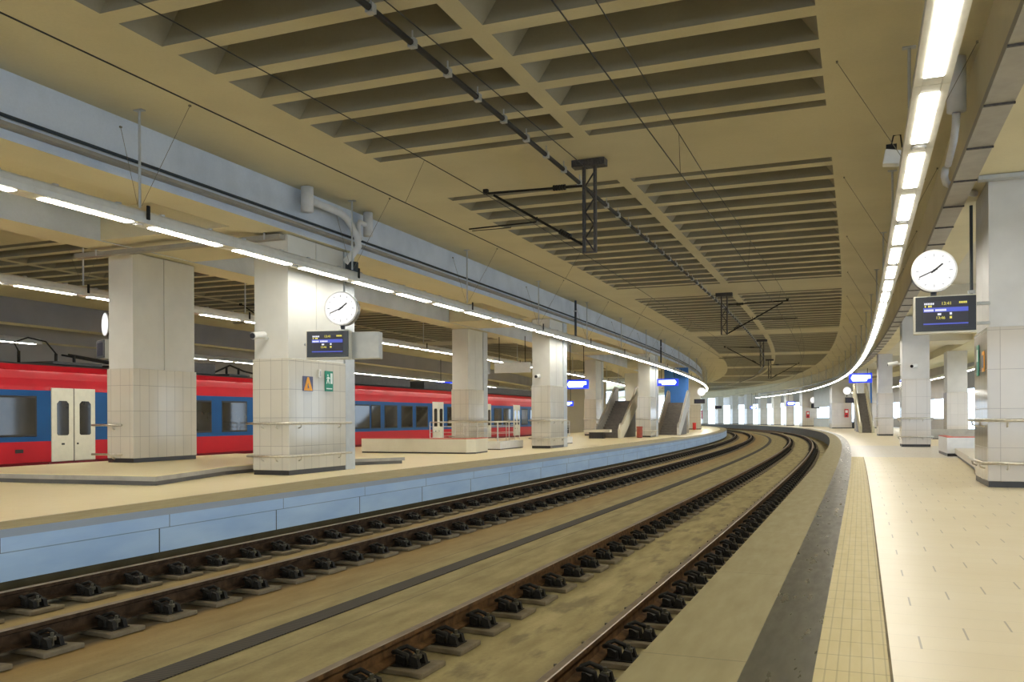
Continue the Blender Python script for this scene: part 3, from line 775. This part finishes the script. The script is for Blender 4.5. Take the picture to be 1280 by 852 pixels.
# ------------------------------------------------------------------ overhead line
def overhead(label, oc, om, zc, zm, name='overhead_line'):
    e = thing(name, 0, 0, 0, label, 'overhead line'); e.location = (0, 0, 0); e.rotation_euler = (0, 0, 0)
    ss = steps(-10, 150, .8)
    MB().tube([P(s, oc(s), zc(s)) for s in ss], .009, 6).build('contact_wire', M_wire, e)
    MB().tube([P(s, om(s), zm(s)) for s in ss], .008, 6).build('messenger_wire', M_wire, e)
    for s in np.arange(17.4, 100, 9.4):
        s = float(s)
        MB().tube([P(s, oc(s), zc(s) + .01), P(s, om(s), zm(s) - .008)], .0035, 4).build('dropper', M_wire, e)
    return e
sag = lambda s, a, per, ph: a * (1 - abs(math.cos(PI * (s - ph) / per)))
overhead('contact and carrier wires above the far track', lambda s: .53, lambda s: .97 if s > 20 else .97 - .02 * (20 - s), lambda s: 5.155, lambda s: 5.895 - sag(s, .16, 40, 20))
overhead('contact and carrier wires above the near track', lambda s: 5.52, lambda s: 5.50 + .01 * min(20, max(0, s - 20)), lambda s: 5.155, lambda s: 5.895 - sag(s, .12, 40, 40))
e = thing('ceiling_cable', 0, 0, 0, 'thick dark cable clamped along the ribbed ceiling over the tracks', 'cable'); e.location = (0, 0, 0); e.rotation_euler = (0, 0, 0)
MB().tube([P(s, 2.68, 6.22) for s in steps(-10, 130, .8)], .042, 8).build('cable', M_wire, e, smooth=True)
for i in range(90):
    s = 8.3 + 1.07 * i
    mt = MB().box(-.05, .05, -.05, .05, -.055, .06)
    mt.tube([(0, 0, .06), (0, 0, .175)], .012, 5)
    mt.build('clamp', M_galv, e, loc=P(s, 2.68, 6.22), rz=-th_at(s))
tag(MB().tube([P(s, 3.02 + .012 * max(0, min(s, 20) - 8), 6.05 + .012 * max(0, min(s, 20) - 8)) for s in steps(-10, 20.1, .8)], .008, 6).build('feeder_wire', M_wire), 'thin wire running beside the thick ceiling cable to the lattice mast', 'wire')

def mast(s, o, side, label, zb=4.56, reach=2.2):
    """lattice drop post hanging from the ceiling with a cantilever to one side"""
    e = thing('catenary_mast', s, o, 0, label, 'overhead line mast')
    MB().box(-.34, .34, -.12, .12, ZC - .14, ZC - .002).build('ceiling_plate', M_mast, e)
    post = MB()
    for x in (-.115, .115): post.box(x - .025, x + .025, -.05, .05, zb, ZC - .141)
    z = zb + .02; k = 0
    while z + .26 < ZC - .15:
        a, b = (-.09, .09) if k % 2 else (.09, -.09)
        post.tube([(a, 0, z), (b, 0, z + .26)], .018, 5); z += .26; k += 1
    post.box(-.14, .14, -.05, .05, zb - .015, zb)
    post.build('lattice_post', M_mast, e)
    sx = side
    arm = MB().tube([(sx * .15, 0, 5.90), (sx * (reach + .1), 0, 5.955)], .024, 8)
    arm.build('top_tube', M_dark, e)
    MB().tube([(sx * .15, 0, 4.72), (sx * (reach - .12), 0, 5.90)], .026, 8).build('diagonal_tube', M_dark, e)
    for p, q in (((.50, 5.91), (.78, 5.917)), ((.40, 4.89), (.64, 5.035))):
        for w in range(5):
            t0 = (w + .1) / 5; t1 = (w + .75) / 5
            a = (sx * (p[0] + (q[0] - p[0]) * t0), 0, p[1] + (q[1] - p[1]) * t0); b = (sx * (p[0] + (q[0] - p[0]) * t1), 0, p[1] + (q[1] - p[1]) * t1)
            if w == 0: ins = MB()
            ins.tube([a, b], .058, 10)
        ins.build('insulator', M_dark, e)
    MB().tube([(sx * 1.12, 0, 5.36), (sx * 1.14, 0, 5.26), (sx * (reach + .45), 0, 5.24)], .016, 6).build('registration_arm', M_dark, e)
    MB().tube([(sx * (reach - .5), 0, 5.22), (sx * (reach - .5), 0, 5.19), (sx * (reach + .38), 0, 5.195)], .008, 5).build('steady_arm', M_dark, e)
    c = MB().box(sx * (reach + .06) - .05, sx * (reach + .06) + .05, -.04, .04, 5.945, 6.04)
    c.build('wire_clamp', M_dark, e)
    return e
mast(20.22, 3.17, -1, 'largest lattice mast, arms reaching over the far track')
mast(40.4, 3.12, 1, 'second lattice mast, arms reaching over the near track', zb=4.68, reach=2.45)
mast(63.5, 3.05, -1, 'third lattice mast, small and dark with arms toward the far platform', zb=4.6, reach=2.35)
mast(84.0, 3.15, 1, 'fourth and most distant lattice mast, arms toward the near platform', zb=4.7, reach=2.4)
mast(33.0, -13.2, -1, 'lattice mast hanging over the train behind the sign column', zb=4.7)

# ------------------------------------------------------------------ clocks and displays
def clock(label, s, o, z, R, arm_dz, group=None, turn=0.0, detail=True, side=None):
    """double-faced clock, faces along -y"""
    e = thing('station_clock', s, o, z, label, 'clock', group, turn=turn)
    MB().tube([(0, -.13, 0), (0, .13, 0)], R, 40).build('case', M_black, e)
    MB().tube([(0, -.165, 0), (0, -.1302, 0)], R * 1.03, 40).build('rim', M_white, e)
    MB().tube([(0, -.172, 0), (0, -.1652, 0)], R * .95, 40).build('dial', M_dial, e)
    if detail:
        for k in range(12):
            a = PI / 6 * k
            r0 = R * (.74 if k % 3 else .68)
            MB().box(-.010, .010, -.1745, -.1722, r0, R * .82, 0, Matrix.Rotation(a, 4, 'Y')).build('hour_mark', M_grey_mark, e)
        for ang, ln, w in ((math.radians(50.5), R * .50, .014), (math.radians(246), R * .74, .010)):
            MB().box(-w, w, -.178, -.1748, -.06, ln, 0, Matrix.Rotation(ang, 4, 'Y')).build('hand', M_black, e)
        MB().tube([(0, -.182, 0), (0, -.1782, 0)], .022, 12).build('hub', M_black, e)
    MB().tube([(0, 0, -R * 1.0), (0, 0, -R - arm_dz)], .05, 10).build('neck_mount', M_black, e)
    return e
M_grey_mark = plain('pale_hour_mark', (.55, .56, .62), .5)
def display(label, s, o, z, w, h, depth, group=None, turn=0.0, detail=True, arm=0):
    """departure monitor; screen faces -y; centre at z"""
    e = thing('departure_display', s, o, z, label, 'departure display', group, turn=turn)
    MB().box(-w / 2 - .03, w / 2 + .01, -depth / 2 + .03, depth / 2, -h / 2 - .04, h / 2 + .02).build('housing', M_white_case, e, bevel=.01)
    fr = MB().box(-w / 2, w / 2, -depth / 2, -depth / 2 + .0295, -h / 2, h / 2)
    fr.build('bezel', M_black, e, bevel=.006)
    y = -depth / 2
    sw, shh = w * .74, h * .74
    MB().box(-sw / 2, sw / 2, y - .006, y - .0005, -shh / 2, shh / 2).build('screen', M_screen, e)
    sc = e.children[-1]
    def bar(x0, x1, z0, z1, m, nm='text_line'): MB().box(x0 * sw, x1 * sw, y - .0095, y - .0065, z0 * shh, z1 * shh).build(nm, m, sc)
    MB().box(-.05, .05, depth / 2 + .001, depth / 2 + .05, -.12, .12).build('wall_mount', M_galv, e)
    if detail:
        bar(-.5, .5, .07, .24, M_screen_band, 'blue_band')
        bar(-.5, .5, -.42, -.37, M_screen_band, 'blue_band')
        text_part('13:41', shh * .17, M_yellow_text, sc, (-.10 * sw, y - .010, .34 * shh), 'time_lettering')
        text_part('13:46', shh * .15, M_yellow_text, sc, (-.22 * sw, y - .010, -.21 * shh), 'time_lettering')
        for x0, x1, zz, m in ((-.48, -.25, .36, M_white_text), (.30, .48, .38, M_yellow_text), (-.47, -.43, .26, M_yellow_text), (-.39, -.30, .26, M_yellow_text)):
            n = max(1, int((x1 - x0) / .035))
            for i in range(n):
                xa = x0 + (x1 - x0) * i / n
                bar(xa, xa + (x1 - x0) / n * .75, zz, zz + .075, m)
        n = 14
        for i in range(n):
            if i == 6: continue
            MB().box((-.48 + .5 * i / n) * sw, (-.48 + .5 * i / n + .028) * sw, y - .0125, y - .0098, .10 * shh, .18 * shh).build('text_line', M_white_text, sc)
        for zz, m in ((-.05, M_white_text), (-.20, M_yellow_text)):
            bar(.09, .14, zz, zz + .09, m)
        bar(-.18, -.10, -.06, .02, M_white_text)
    return e
M_white_case = plain('cream_display_case', (.72, .68, .56), .4, var=.03)
clock('large round clock facing the camera above the near-platform display', 20.35, 9.40, 3.77, .355, .045)
d = display('departure display under the large clock on the near platform', 20.35, 9.58, 3.02, .95, .60, .24)
for z in (-.18, .16): MB().tube([(.485, 0, z), (.70, 0, z)], .03, 8).build('mounting_arm', M_galv, d)
MB().tube([(-.18, 0, .321), (-.18, 0, .345)], .05, 8).build('clock_socket', M_black, d)
clock('round clock on the sign column of the far platform', 19.25, -1.98, 3.56, .345, .08, turn=.30)
d = display('departure display on the sign column of the far platform', 19.25, -2.32, 2.83, .92, .55, .22, turn=.22)
MB().box(.10, 1.05, .14, .42, -.30, .27).build('rear_case', M_housing, d, bevel=.01)
MB().tube([(-.2, .111, .05), (-.75, .52, .05)], .03, 8).build('mounting_arm', M_galv, d)
clock('small lit clock on the distant far-platform column', 96.0, -3.4, 3.92, .42, .2, detail=False)
display('dark display on the distant far-platform column', 96.0, -3.6, 2.95, 1.1, .45, .2, detail=False)
clock('small lit clock beside the distant red-cabinet column', 103.0, 11.75, 4.05, .42, .2, detail=False)
display('dark display beside the distant red-cabinet column', 103.0, 12.1, 3.05, 1.1, .6, .2, detail=False)
clock('tiny lit clock over the bend of the near platform', 126.5, 11.9, 3.55, .40, .05, detail=False)
display('tiny dark display under the clock on the bend', 126.5, 12.2, 2.75, 1.1, .6, .2, detail=False)
display('tiny dark display hanging where the far platform vanishes', 138.0, .75, 2.8, 1.0, .42, .2, detail=False)
display('dark display hanging behind the column before the train', 26.5, -16.2, 3.7, .9, .62, .22, turn=-.5, detail=False)
clock('round clock half hidden behind the column before the train', 26.5, -15.9, 4.55, .40, .1, turn=-.5, detail=False)

# lit direction signs
def lit_sign(label, s, o0, o1, z0, z1, arrow=1, hang=None):
    w = o1 - o0; h = z1 - z0
    e = thing('platform_sign', s, (o0 + o1) / 2, (z0 + z1) / 2, label, 'sign')
    MB().box(-w / 2, w / 2, -.08, .08, -h / 2, h / 2).build('sign_box', M_sign_blue, e)
    q = [(-.42 * w, 0), (-.34 * w, -.34 * h), (.26 * w, -.34 * h), (.30 * w, -.10 * h), (.43 * w, -.05 * h), (.43 * w, .30 * h), (-.34 * w, .34 * h)]
    if arrow < 0: q = [(-x, z) for x, z in q][::-1]
    MB().prism(q, -.092, -.0805, axis='y').build('white_panel', M_sign_white, e)
    for x in (-w * .3, w * .3): MB().tube([(x, 0, h / 2), (x, 0, (hang or 5.3) - (z0 + z1) / 2)], .02, 6).build('hanger', M_dark, e)
    return e
lit_sign('blue lit sign hanging between two far-platform columns', 50, -6.65, -5.35, 2.86, 3.36, 1)
lit_sign('blue lit sign on the column before the escalator', 60, -3.32, -1.96, 3.30, 3.76, -1, 4.44)
lit_sign('large blue lit sign hung above the near platform', 64, 8.45, 9.85, 3.44, 4.06, 1, 4.385)
lit_sign('tiny blue lit sign far along the near platform', 135, 10.1, 11.3, 2.95, 3.55, 1)
lit_sign('tiny blue lit sign where the near platform bends away', 152, 8.5, 9.6, 2.65, 3.15, 1)
lit_sign('small blue lit sign low beyond the front-row column', 70, -12.6, -11.5, 2.2, 2.6, 1)
lit_sign('blue lit sign seen above the train roof', 58.0, -18.2, -16.0, 3.15, 3.75, 1)
e = thing('hanging_board', 45, -8.0, 3.82, 'plain white board hanging between the back-row and front-row columns', 'board')
MB().box(-.95, .98, -.06, .06, -.26, .26).build('panel', M_white, e)
for x in (-.7, .7): MB().tube([(x, 0, .26), (x, 0, 1.58)], .02, 6).build('hanger', M_dark, e)
e = thing('departure_display', 44, -9.2, 3.78, 'small dark display beside the back-row column', 'departure display')
MB().box(-.45, .35, -.14, .14, -.30, .30).build('housing', M_galv, e)
MB().box(-.45, -.22, -.15, -.1405, -.28, .28).build('screen', M_black, e)

# flat signs on columns
def on_face(name, s, o, z, label, cat, turn=PI / 2): return thing(name, s, o, z, label, cat, turn=turn)
# +o face: local -y must face +o  -> turn +90deg
e = on_face('warning_sign', 20.22, -3.535, 2.05, 'orange warning triangle on navy plate on the sign column tiles', 'sign')
MB().box(-.19, .19, -.012, .001, -.17, .17).build('plate', M_navy, e)
MB().prism([(-.17, -.155), (.17, -.155), (.03, .15), (-.03, .15)], -.016, -.0125, axis='y').build('triangle', M_orange, e)
MB().prism([(-.02, -.10), (.035, -.10), (.0, -.02), (.02, .02), (-.03, -.02)], -.018, -.0163, axis='y').build('symbol', M_navy, e)
e = on_face('exit_sign', 21.08, -3.535, 2.14, 'green running-figure exit sign on the sign column tiles', 'sign')
MB().box(-.17, .17, -.012, .001, -.24, .24).build('plate', M_green, e)
MB().box(.05, .135, -.016, -.0125, -.06, .19).build('door_symbol', M_greenlt, e)
fig = MB().prism([(-.12, -.06), (-.09, -.06), (-.06, .02), (-.02, -.06), (.01, -.06), (-.03, .06), (.02, .05), (.03, .08), (-.05, .11), (-.11, .07), (-.12, .05), (-.07, .07)], -.016, -.0125, axis='y')
fig.box(-.075, -.035, -.016, -.0125, .12, .16)
fig.build('figure_symbol', M_greenlt, e)
MB().box(-.12, .12, -.016, -.0125, -.19, -.165).build('text_line', M_greenlt, e)
e = on_face('wall_box', 20.66, -3.535, 2.30, 'small pale box between the warning and exit signs', 'box')
MB().box(-.045, .045, -.05, .001, -.10, .10).build('cover', M_housing, e, bevel=.008); MB().box(-.02, .02, -.054, -.0505, -.06, .06).build('flap', M_grey, e)
e = on_face('exit_sign', 21.55, 10.228, 2.26, 'narrow green sign on the dark side of the clock column', 'sign', turn=-PI / 2)
MB().box(-.15, .15, -.012, .001, -.28, .28).build('plate', M_green, e); MB().box(-.09, .09, -.016, -.0125, -.02, .2).build('figure_symbol', M_greenlt, e)
e = on_face('warning_sign', 20.80, 10.228, 2.20, 'orange plate on the dark side of the clock column', 'sign', turn=-PI / 2)
MB().box(-.13, .13, -.012, .001, -.18, .18).build('plate', M_orange, e); MB().box(-.08, .08, -.016, -.0125, -.11, .11).build('symbol', M_navy, e)

# cameras, floodlight
def camera_box(label, s, o, z, turn, group=None):
    e = thing('security_camera', s, o, z, label, 'security camera', group, turn=turn)
    MB().tube([(0, -.20, -.04), (0, .08, 0)], .055, 12).build('body', M_white, e, smooth=False)
    MB().tube([(0, -.215, -.042), (0, -.2005, -.04)], .045, 12).build('lens', M_black, e)
    e.scale = (1.4, 1.4, 1.4)
    MB().tube([(0, .05, -.01), (0, .13, -.05), (0, .16, -.05)], .025, 8).build('wall_mount', M_white, e)
    return e
camera_box('white camera on the upper left of the sign column', 19.30, -4.12, 3.12, 0)
camera_box('white camera on the front of the stair-side column', 37.34, -4.0, 3.0, 0)
camera_box('white camera on the face of the near-platform column', 42.19, 10.45, 3.32, -.5)
camera_box('white camera on the track side of the near-platform column', 42.75, 9.74, 3.46, -PI / 2)
e = thing('floodlight', 16.9, 8.62, 4.93, 'white floodlight hung on the inner side of the near lights', 'floodlight')
MB().prism([(-.12, -.11), (.10, -.13), (.13, .06), (-.08, .10)], -.10, .10, axis='y').build('lamp_body', M_white, e, bevel=.015)
MB().box(-.07, .07, -.05, .05, .085, .17).build('gear_box', M_dark, e)
MB().tube([(0, 0, .17), (.03, 0, .30), (.12, 0, .30), (.14, 0, .12)], .012, 6).build('cable', M_dark, e)
for s, o, lab in ((18.9, 3.45, None),):
    pass

# ------------------------------------------------------------------ escalators, panels, bins, bench
def escalator(label, s, o, w, rise, run, panel_l, panel_r, turn=0.0):
    e = thing('escalator', s, o, 0, label, 'escalator', turn=turn)
    st = MB(); n = 14
    for i in range(n):
        st.box(-w / 2 + .09, w / 2 - .09, run * i / n, run, rise * i / n + (.001 if i == 0 else 0), rise * (i + 1) / n)
    st.build('steps', M_esc, e)
    for x, m in ((-w / 2, panel_l), (w / 2, panel_r)):
        MB().prism([(-.7, .001), (.1, .001), (run, rise - .35), (run + .8, rise - .35), (run + .8, rise + .85), (run - .1, rise + .85), (.1, .85), (-.5, .80), (-.75, .5)], x - .08, x + .08, axis='x').build('balustrade', m, e)
        MB().tube([(x, -.78, .55), (x, -.55, .88), (x, .1, .92), (x, run - .1, rise + .92), (x, run + .8, rise + .92)], .04, 8).build('handrail', M_steel, e)
    return e
M_brownpanel = plain('brown_panel', (.20, .16, .11), .5)
escalator('escalator rising in front of the blue wall on the far platform', 66.4, -3.55, 1.5, 2.4, 4.8, M_brownpanel, M_whitewall)
escalator('escalator beside the front-row column, partly hidden behind it', 56.8, -5.75, 1.5, 2.4, 4.8, M_stone, M_cream)
escalator('pale escalator side on the near platform beyond the blue lit sign', 76.0, 10.35, .9, 3.2, 5.5, M_soffit, M_soffit)
e = thing('blue_wall_screen', 75.8, -4.3, 0, 'bright blue wall above the escalator on the far platform', 'wall screen', kind='thing')
MB().box(-.85, 1.1, -.06, .06, 2.4, 5.35).build('panel', M_bluepanel, e); MB().box(-.85, 1.1, -.06, .06, .001, 2.399).build('base', M_stone, e)
e = thing('blue_wall_screen', 88.4, 11.2, 0, 'muted blue wall beside the near-platform escalator', 'wall screen', kind='thing')
MB().box(-.6, .9, -.06, .06, 2.5, 5.3).build('panel', M_bluepanel, e); MB().box(-.6, .9, -.06, .06, .001, 2.499).build('base', M_stone, e)
def bin_(label, s, o, mat, h=.72, w=.36):
    e = thing('litter_bin', s, o, 0, label, 'bin')
    MB().tube([(0, 0, .03), (0, 0, h * .86)], w / 2, 14).build('body', mat, e)
    MB().tube([(0, 0, h * .865), (0, 0, h)], w / 2 + .015, 14).build('lid', mat, e)
    MB().tube([(0, 0, .001), (0, 0, .029)], w / 2 - .03, 14).build('foot', M_plinth, e)
    return e
bin_('rust-red bin before the column with the blue sign', 56.9, -3.9, M_bin)
bin_('small red bin by the distant clock column', 95.2, -4.1, M_red)
bin_('black bin by the distant red-cabinet column', 102.8, 12.4, M_black)
e = thing('bench', 55.5, -6.1, 0, 'pale bench top on dark base between column and escalator', 'bench')
MB().box(-.9, .7, -.3, .3, .38, .55).build('seat', M_cream, e); MB().box(-.6, .3, -.25, .25, .001, .379).build('base', M_plinth, e)
def cabinet(label, s, o, z, turn=0):
    e = thing('extinguisher_cabinet', s, o, z, label, 'fire cabinet', turn=turn)
    MB().box(-.2, .2, -.12, 0, -.45, .45).build('box', M_red, e); MB().box(-.13, .13, -.13, -.1205, .05, .32).build('door_panel', M_whitewall, e); MB().box(-.1, .1, -.13, -.1205, -.35, -.2).build('sign_plate', M_black, e)
cabinet('red cabinet on the distant far-platform clock column', 98.4, -3.47, 1.55, PI / 2)
cabinet('red cabinet on the distant near-platform column', 103.42, 11.75, 1.65)
cabinet('small red cabinet on the column at the bend', 126.9, 11.3, 1.6)

# ------------------------------------------------------------------ train
e = thing('train', 0, 0, 0, 'red and blue electric train standing at the other side of the far platform', 'train'); e.location = (0, 0, 0); e.rotation_euler = (0, 0, 0)
TO = -12.95
prof = [(TO - .15, -.42), (TO - .03, -.08), (TO, .09), (TO, .665), (TO, 2.08), (TO - .03, 2.40), (TO - .10, 2.62), (TO - .32, 2.80), (TO - .8, 2.88), (TO - 2.0, 2.88), (TO - 2.5, 2.78), (TO - 2.8, 2.3), (TO - 2.8, -.42)]
MB().sweep(prof, steps(8, 68, 1.0), closed=True, mis=[1, 1, 0, 2, 0, 0, 0, 3, 3, 3, 0, 2, 1]).build('car_body', [M_red_train, M_darkred, M_blue_train, M_roof], e)
def on_side(nm, s0, s1, z0, z1, proud, mat, parent=None, depth=.02, bevel=0.0, base=TO):
    sc = (s0 + s1) / 2; hl = (s1 - s0) / 2
    ob = MB().box(-depth, proud, -hl, hl, z0, z1).build(nm, mat, parent or e, bevel=bevel)
    if parent is None: ob.location = P(sc, base, 0); ob.rotation_euler = (0, 0, -th_at(sc))
    return ob
WINS = [(12.3, 14.0), (14.4, 16.0), (17.2, 21.02), (23.5, 24.9), (25.3, 26.4), (26.9, 28.15), (28.7, 30.1), (30.6, 32.0), (32.5, 33.9), (37.7, 39.15), (39.3, 40.2), (40.6, 41.9), (42.35, 43.6), (44.0, 45.4), (47.95, 48.8), (49.4, 50.6), (51.0, 52.4), (55.4, 56.8), (57.2, 58.6), (61.0, 62.4), (63, 64.4)]
for a, b in WINS:
    w = on_side('window', a, b, .80, 1.92, .012, M_rubber, bevel=.01)
    g = MB().box(.0125, .016, -(b - a) / 2 + .05, (b - a) / 2 - .05, .86, 1.86).build('pane', M_glass, w)
def train_door(a, b):
    m = (a + b) / 2
    for x0, x1 in ((a, m - .02), (m + .02, b)):
        d = on_side('door_leaf', x0, x1, .08, 2.16, .03, M_door, bevel=.012)
        hw = (x1 - x0) / 2
        gz = MB().prism([(-.20, .86), (-.16, .82), (.16, .82), (.20, .86), (.20, 1.72), (.12, 1.80), (-.12, 1.80), (-.20, 1.72)], .031, .036, axis='x').build('door_window', M_glass, d)
        MB().box(.031, .04, -.05 if x0 == a else -.3, .05 if x0 == a else -.24, .55, .60).build('door_button', M_rubber, d)
    on_side('door_gap', m - .02, m + .02, .08, 2.16, .012, M_rubber)
for a, b in ((21.5, 23.02), (35.2, 36.7), (46.0, 47.4), (53.3, 54.8), (59.2, 60.6)): train_door(a, b)
on_side('step_plate', 21.4, 23.1, .0, .07, .035, M_darkred)
on_side('vent_plate', 20.35, 20.6, .36, .46, .01, M_rubber)
def roof_gear(nm, s0, s1, x0, x1, z0, z1, mat=M_roof):
    ob = MB().box(x0, x1, -(s1 - s0) / 2, (s1 - s0) / 2, z0, z1).build(nm, mat, e, bevel=.02)
    ob.location = P((s0 + s1) / 2, TO, 0); ob.rotation_euler = (0, 0, -th_at((s0 + s1) / 2)); return ob
roof_gear('roof_box', 12, 20.4, -2.3, -.75, 2.885, 3.25)
roof_gear('roof_plinth', 22.2, 24.0, -2.2, -.7, 2.885, 2.98)
roof_gear('roof_box', 27.0, 29.2, -2.3, -.7, 2.885, 3.28)
roof_gear('roof_box', 38.5, 44.5, -2.3, -.6, 2.885, 3.35)
roof_gear('roof_box', 55.0, 66.0, -2.3, -.7, 2.885, 3.3)
roof_gear('roof_box', 46.5, 53.0, -2.3, -.7, 2.885, 3.3)
roof_gear('roof_plinth', 30.0, 31.2, -2.2, -.7, 2.885, 2.96)
def roof_tube(nm, pts, r, mat=M_dark): return MB().tube([P(s, TO + o, z) for s, o, z in pts], r, 8).build(nm, mat, e, smooth=True)
for s in (21.3, 22.55, 23.2, 30.2, 30.9): 
    roof_tube('insulator', [(s, -1.0, 2.886), (s, -1.0, 3.22)], .045)
roof_tube('roof_cable', [(21.3, -1.0, 3.2), (21.15, -1.0, 3.45), (21.6, -1.0, 3.62), (22.2, -1.0, 3.55), (22.55, -1.0, 3.22)], .022)
roof_tube('pantograph_arm', [(23.0, -1.0, 3.22), (24.4, -1.0, 3.1), (26.2, -1.0, 2.92)], .035)
roof_tube('pantograph_arm', [(23.2, -1.5, 3.24), (24.6, -1.5, 3.12), (26.3, -1.5, 2.94)], .03)
roof_tube('pantograph_head', [(25.0, -1.9, 2.98), (25.0, -.7, 2.98)], .04)
roof_tube('pantograph_arm', [(29.4, -1.0, 2.95), (30.4, -1.0, 3.3), (31.2, -1.0, 3.12), (33.0, -1.0, 2.92)], .035)
tx = MB()
e2 = on_side('number_plate', 47.6, 49.6, 2.16, 2.34, -.012, M_red_train)

# ------------------------------------------------------------------ light from outside, camera
w = bpy.data.worlds.new('World'); scene.world = w; w.use_nodes = True
bg = w.node_tree.nodes['Background']
bg.inputs[0].default_value = (.66, .82, 1.0, 1); bg.inputs[1].default_value = 3.6

cam = bpy.data.cameras.new('camera'); co = bpy.data.objects.new('camera', cam); COL.objects.link(co)
cam.sensor_fit = 'HORIZONTAL'; cam.sensor_width = 36; cam.lens = 1100 / 1280 * 36
cam.shift_y = (523.14 - 426) / 1280
cam.clip_end = 1000; cam.clip_start = .05
co.matrix_world = Matrix.Translation((0, 0, EYE)) @ Matrix.Rotation(PI / 2, 4, 'X') @ Matrix.Rotation(math.radians(-.28), 4, 'Z')
scene.camera = co
scene.view_settings.view_transform = 'Standard'
scene.view_settings.look = 'None'
scene.view_settings.exposure = .12
scene.view_settings.gamma = 1
scene.view_settings.use_curve_mapping = False
scene.cycles.use_denoising = True
scene.cycles.max_bounces = 10
scene.cycles.diffuse_bounces = 6
scene.cycles.sample_clamp_indirect = 8
